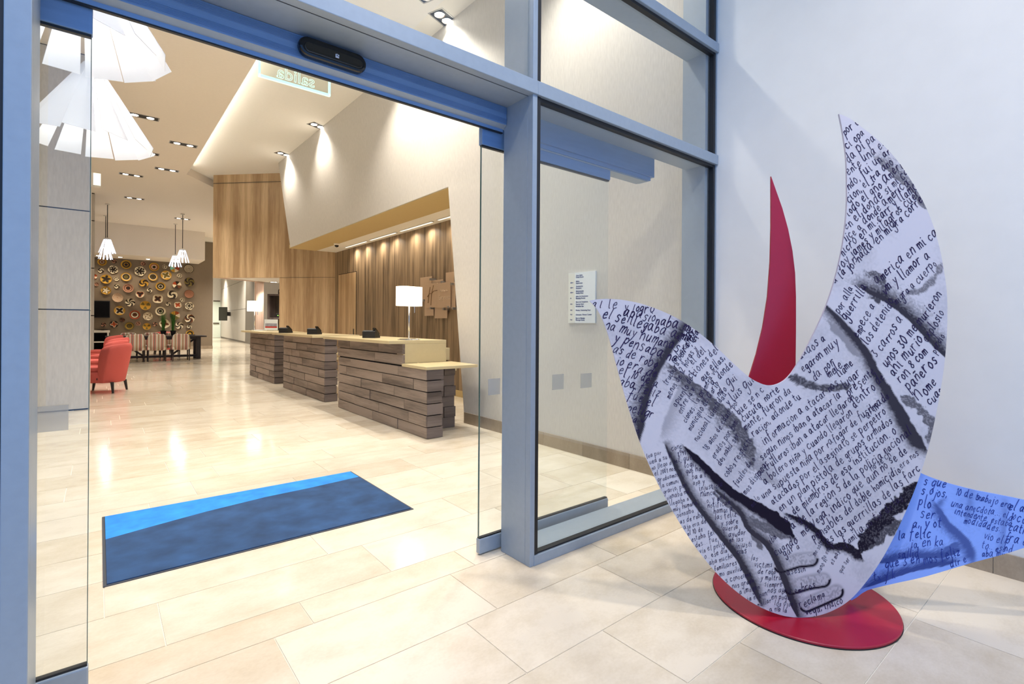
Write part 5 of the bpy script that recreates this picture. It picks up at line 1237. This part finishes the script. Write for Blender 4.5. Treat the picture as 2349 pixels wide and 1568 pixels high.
# right horn
for k, tx_ in enumerate(('por aist tr','ci opa tra tali','da Pi pato por el','ente una es 23 mi','ndo, fui un ard 22 vi','cion, el tra ano vm ca','todo el año America vi','en el donde si mi carrera','nice a donde America y lla','micro en mi carr y llamor','voy james y milagros cuer','a la jornada en migra corre')):
    y = 326 + k * 31; xs = crossings(OA, y); line(xs[-2] + 4, y, -40 - k * .3, 10.5 + .1 * k, tx_)
for (x, y, a_, s, tx_) in ((2012,668,-40,12.5,'America en mi carr'),(2030,690,-40,12.5,'vm y llamor a'),(2058,716,-46,10,'migra a cuerpo'),(1926,736,-62,10,'por alla'),(1944,752,-60,12,'guerrilla'),(1968,790,-60,11,'empece a'),(1990,806,-58,11,'los detenido'),(2012,836,-55,12,'3 carros a'),(2034,858,-52,13,'unos 30 me'),(2050,878,-50,13,'ahi murio'),(2066,894,-48,13,'ron 8 com'),(2086,912,-46,14,'pañeros'),(2108,936,-44,14,'Nome'),(2134,946,-44,12,'cuan'),(2112,762,-55,12,'murieron'),(2126,800,-58,11,'explosio'),(2146,826,-60,9,'perdio'),(2000,1096,-40,8,'no se ch'),(2068,1090,-40,8,'era nos')): line(x, y, a_, s, tx_)
mb = MB(); fpl2 = lambda x, y: on_t(x, y, TP - .0012) + up
for k, (x, y, a_, s, tx_) in enumerate(TX): write(mb, OA, fpl2, x, y, a_, s, tx_, k)
tag(part(pn, 'handwriting', mb, simple('purple_ink', (58, 44, 78), .7, spec=.1), False), kind='stuff')
hw_ = pn.children[-1] if pn.children else None
for ch in pn.children:
    if ch.name.startswith('handwriting'):
        me = ch.data
        for v in me.vertices: v.co = v.co - BC
# --- red blade standing behind the sheet
TB = 2.60
blade = [(1769,404),(1778,430),(1795,478),(1808,525),(1818,575),(1824,625),(1826,680),(1826,760),(1825,850),(1822,960),(1820,1200),(1820,1400),(1760,1400),(1722,1200),(1700,1000),(1700,930),(1717,870),(1735,812),(1750,750),(1761,680),(1767,600),(1769,520),(1769,450)]
bp = [on_t(x, y, TB) for x, y in blade]; zb0 = min(p.z for p in bp)
for p in bp:
    if p.z < zb0 + .02: p.z = .0155
part(sc, 'red_blade', MB().prism(bp, nF * .010), M['red'], True, label='narrow upright red blade')
# --- tail sheet swinging out towards the street, blue sky light painted into its colours
T0 = Vector((2.70, 1.16, 0)); T1 = Vector((3.50, .17, 0)); dT = (T1 - T0).normalized(); nT = Vector((dT.y, -dT.x, 0))
def tail_pl(x, y, lift=0.0):
    d = ray(x, y); den = d[0] * nT.x + d[1] * nT.y; t = (T0.dot(nT) + lift) / den; return Vector((d[0] * t, d[1] * t, CAMH + d[2] * t))
tail = [(1945,1372),(1990,1353),(2050,1338),(2110,1325),(2170,1308),(2230,1290),(2290,1274),(2349,1256),(2400,1236),(2440,1208),(2462,1180),(2440,1168),(2400,1160),(2349,1146),(2290,1134),(2230,1122),(2170,1106),(2120,1088),(2060,1060),(2000,1080),(1960,1150),(1935,1260)]
TAo = [tuple(p) for p in smooth_loop(tail, 4)]; TA = np.array(TAo)
def t_pick(c): return (c[0], c[-1]) if len(c) >= 2 else None
BF = [([(1990,1345),(2050,1320),(2120,1300),(2185,1290)], 5, 6, 14, 8, .6, .85), ([(2020,1290),(2080,1275),(2150,1275),(2200,1262)], 5, 7, 12, 10, .6, .8), ([(2150,1160),(2175,1200),(2215,1240),(2235,1282)], 4, 11, 9, 14, .5, .75), ([(2160,1145),(2150,1165),(2165,1200),(2190,1225)], 3, 4, 8, 6, .4, .6), ([(2310,1150),(2306,1200),(2300,1265)], 4, 4, 3, 10, .3, .35), ([(2165,1262),(2200,1245)], 8, 6, 8, 10, .6, .7), ([(2225,1118),(2222,1160),(2215,1190)], 3, 5, 10, 8, .5, .4)]
mbt, colt = sheet_from(TA, lambda x, y: tail_pl(x, y), 0, 0, lin((150, 178, 244)), lin((22, 34, 110)), BF, [], 'print', [(TA[:, 1].min() + .4, TA[:, 1].max() - .4, t_pick, 110, 180)])  # white print; paper and ink both carry the blue of the sky
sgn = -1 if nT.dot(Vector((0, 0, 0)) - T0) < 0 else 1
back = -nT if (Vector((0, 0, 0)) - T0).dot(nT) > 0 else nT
tp = part(sc, 'tail_sheet', MB().prism([tail_pl(x, y) + back * .0006 for x, y in TAo], back * .010), simple('sheet_metal_sky_tint', (140, 165, 235), .4), True, label='white printed tail sheet with blue sky light in its colour')
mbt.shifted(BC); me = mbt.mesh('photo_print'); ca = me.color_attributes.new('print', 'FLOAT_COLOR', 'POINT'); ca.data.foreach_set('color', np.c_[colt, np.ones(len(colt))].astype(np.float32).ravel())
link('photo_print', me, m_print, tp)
TB_ = [(2118,1110,10,11,'s que'),(2112,1132,8,12,'s ojos,'),(2190,1134,12,9,'10 de su'),(2236,1144,14,9,'trabajo era'),(2180,1160,12,8.5,'Una anecdota... el 10'),(2106,1160,5,13,'plo'),(2110,1186,3,12,'ser'),(2188,1178,13,8.5,'intendente, estaba'),(2210,1198,14,9,'modidades...'),(2092,1208,0,12,'a, y ot'),(2060,1236,-3,12,'la felic'),(2256,1234,14,9,'vio el p'),(2250,1256,10,9,'to.. ese d'),(2252,1274,4,9,'aba much'),(2090,1256,-6,11,'ia en ka'),(2060,1280,-6,10,'sallid'),(2120,1295,-16,11,'mos feliz'),(2030,1302,-8,11,'que 3 en'),(2180,1300,-18,10,'dir e'),(2004,1332,-10,11,'tx y k'),(2312,1166,16,11,'el ata'),(2312,1192,14,11,'a con'),(2312,1215,12,11,'catra'),(2304,1240,10,11,'fra e'),(2304,1262,2,10,'n')]
mb = MB(); tpl2 = lambda x, y: tail_pl(x, y) - back * .0012
for k, (x, y, a_, s, tx_) in enumerate(TB_): write(mb, TA, tpl2, x, y, a_, s, tx_, 200 + k)
mb.shifted(BC); tag(link('handwriting', mb.mesh('handwriting'), simple('ink_sky_tint', (32, 56, 150), .6), tp), kind='stuff')
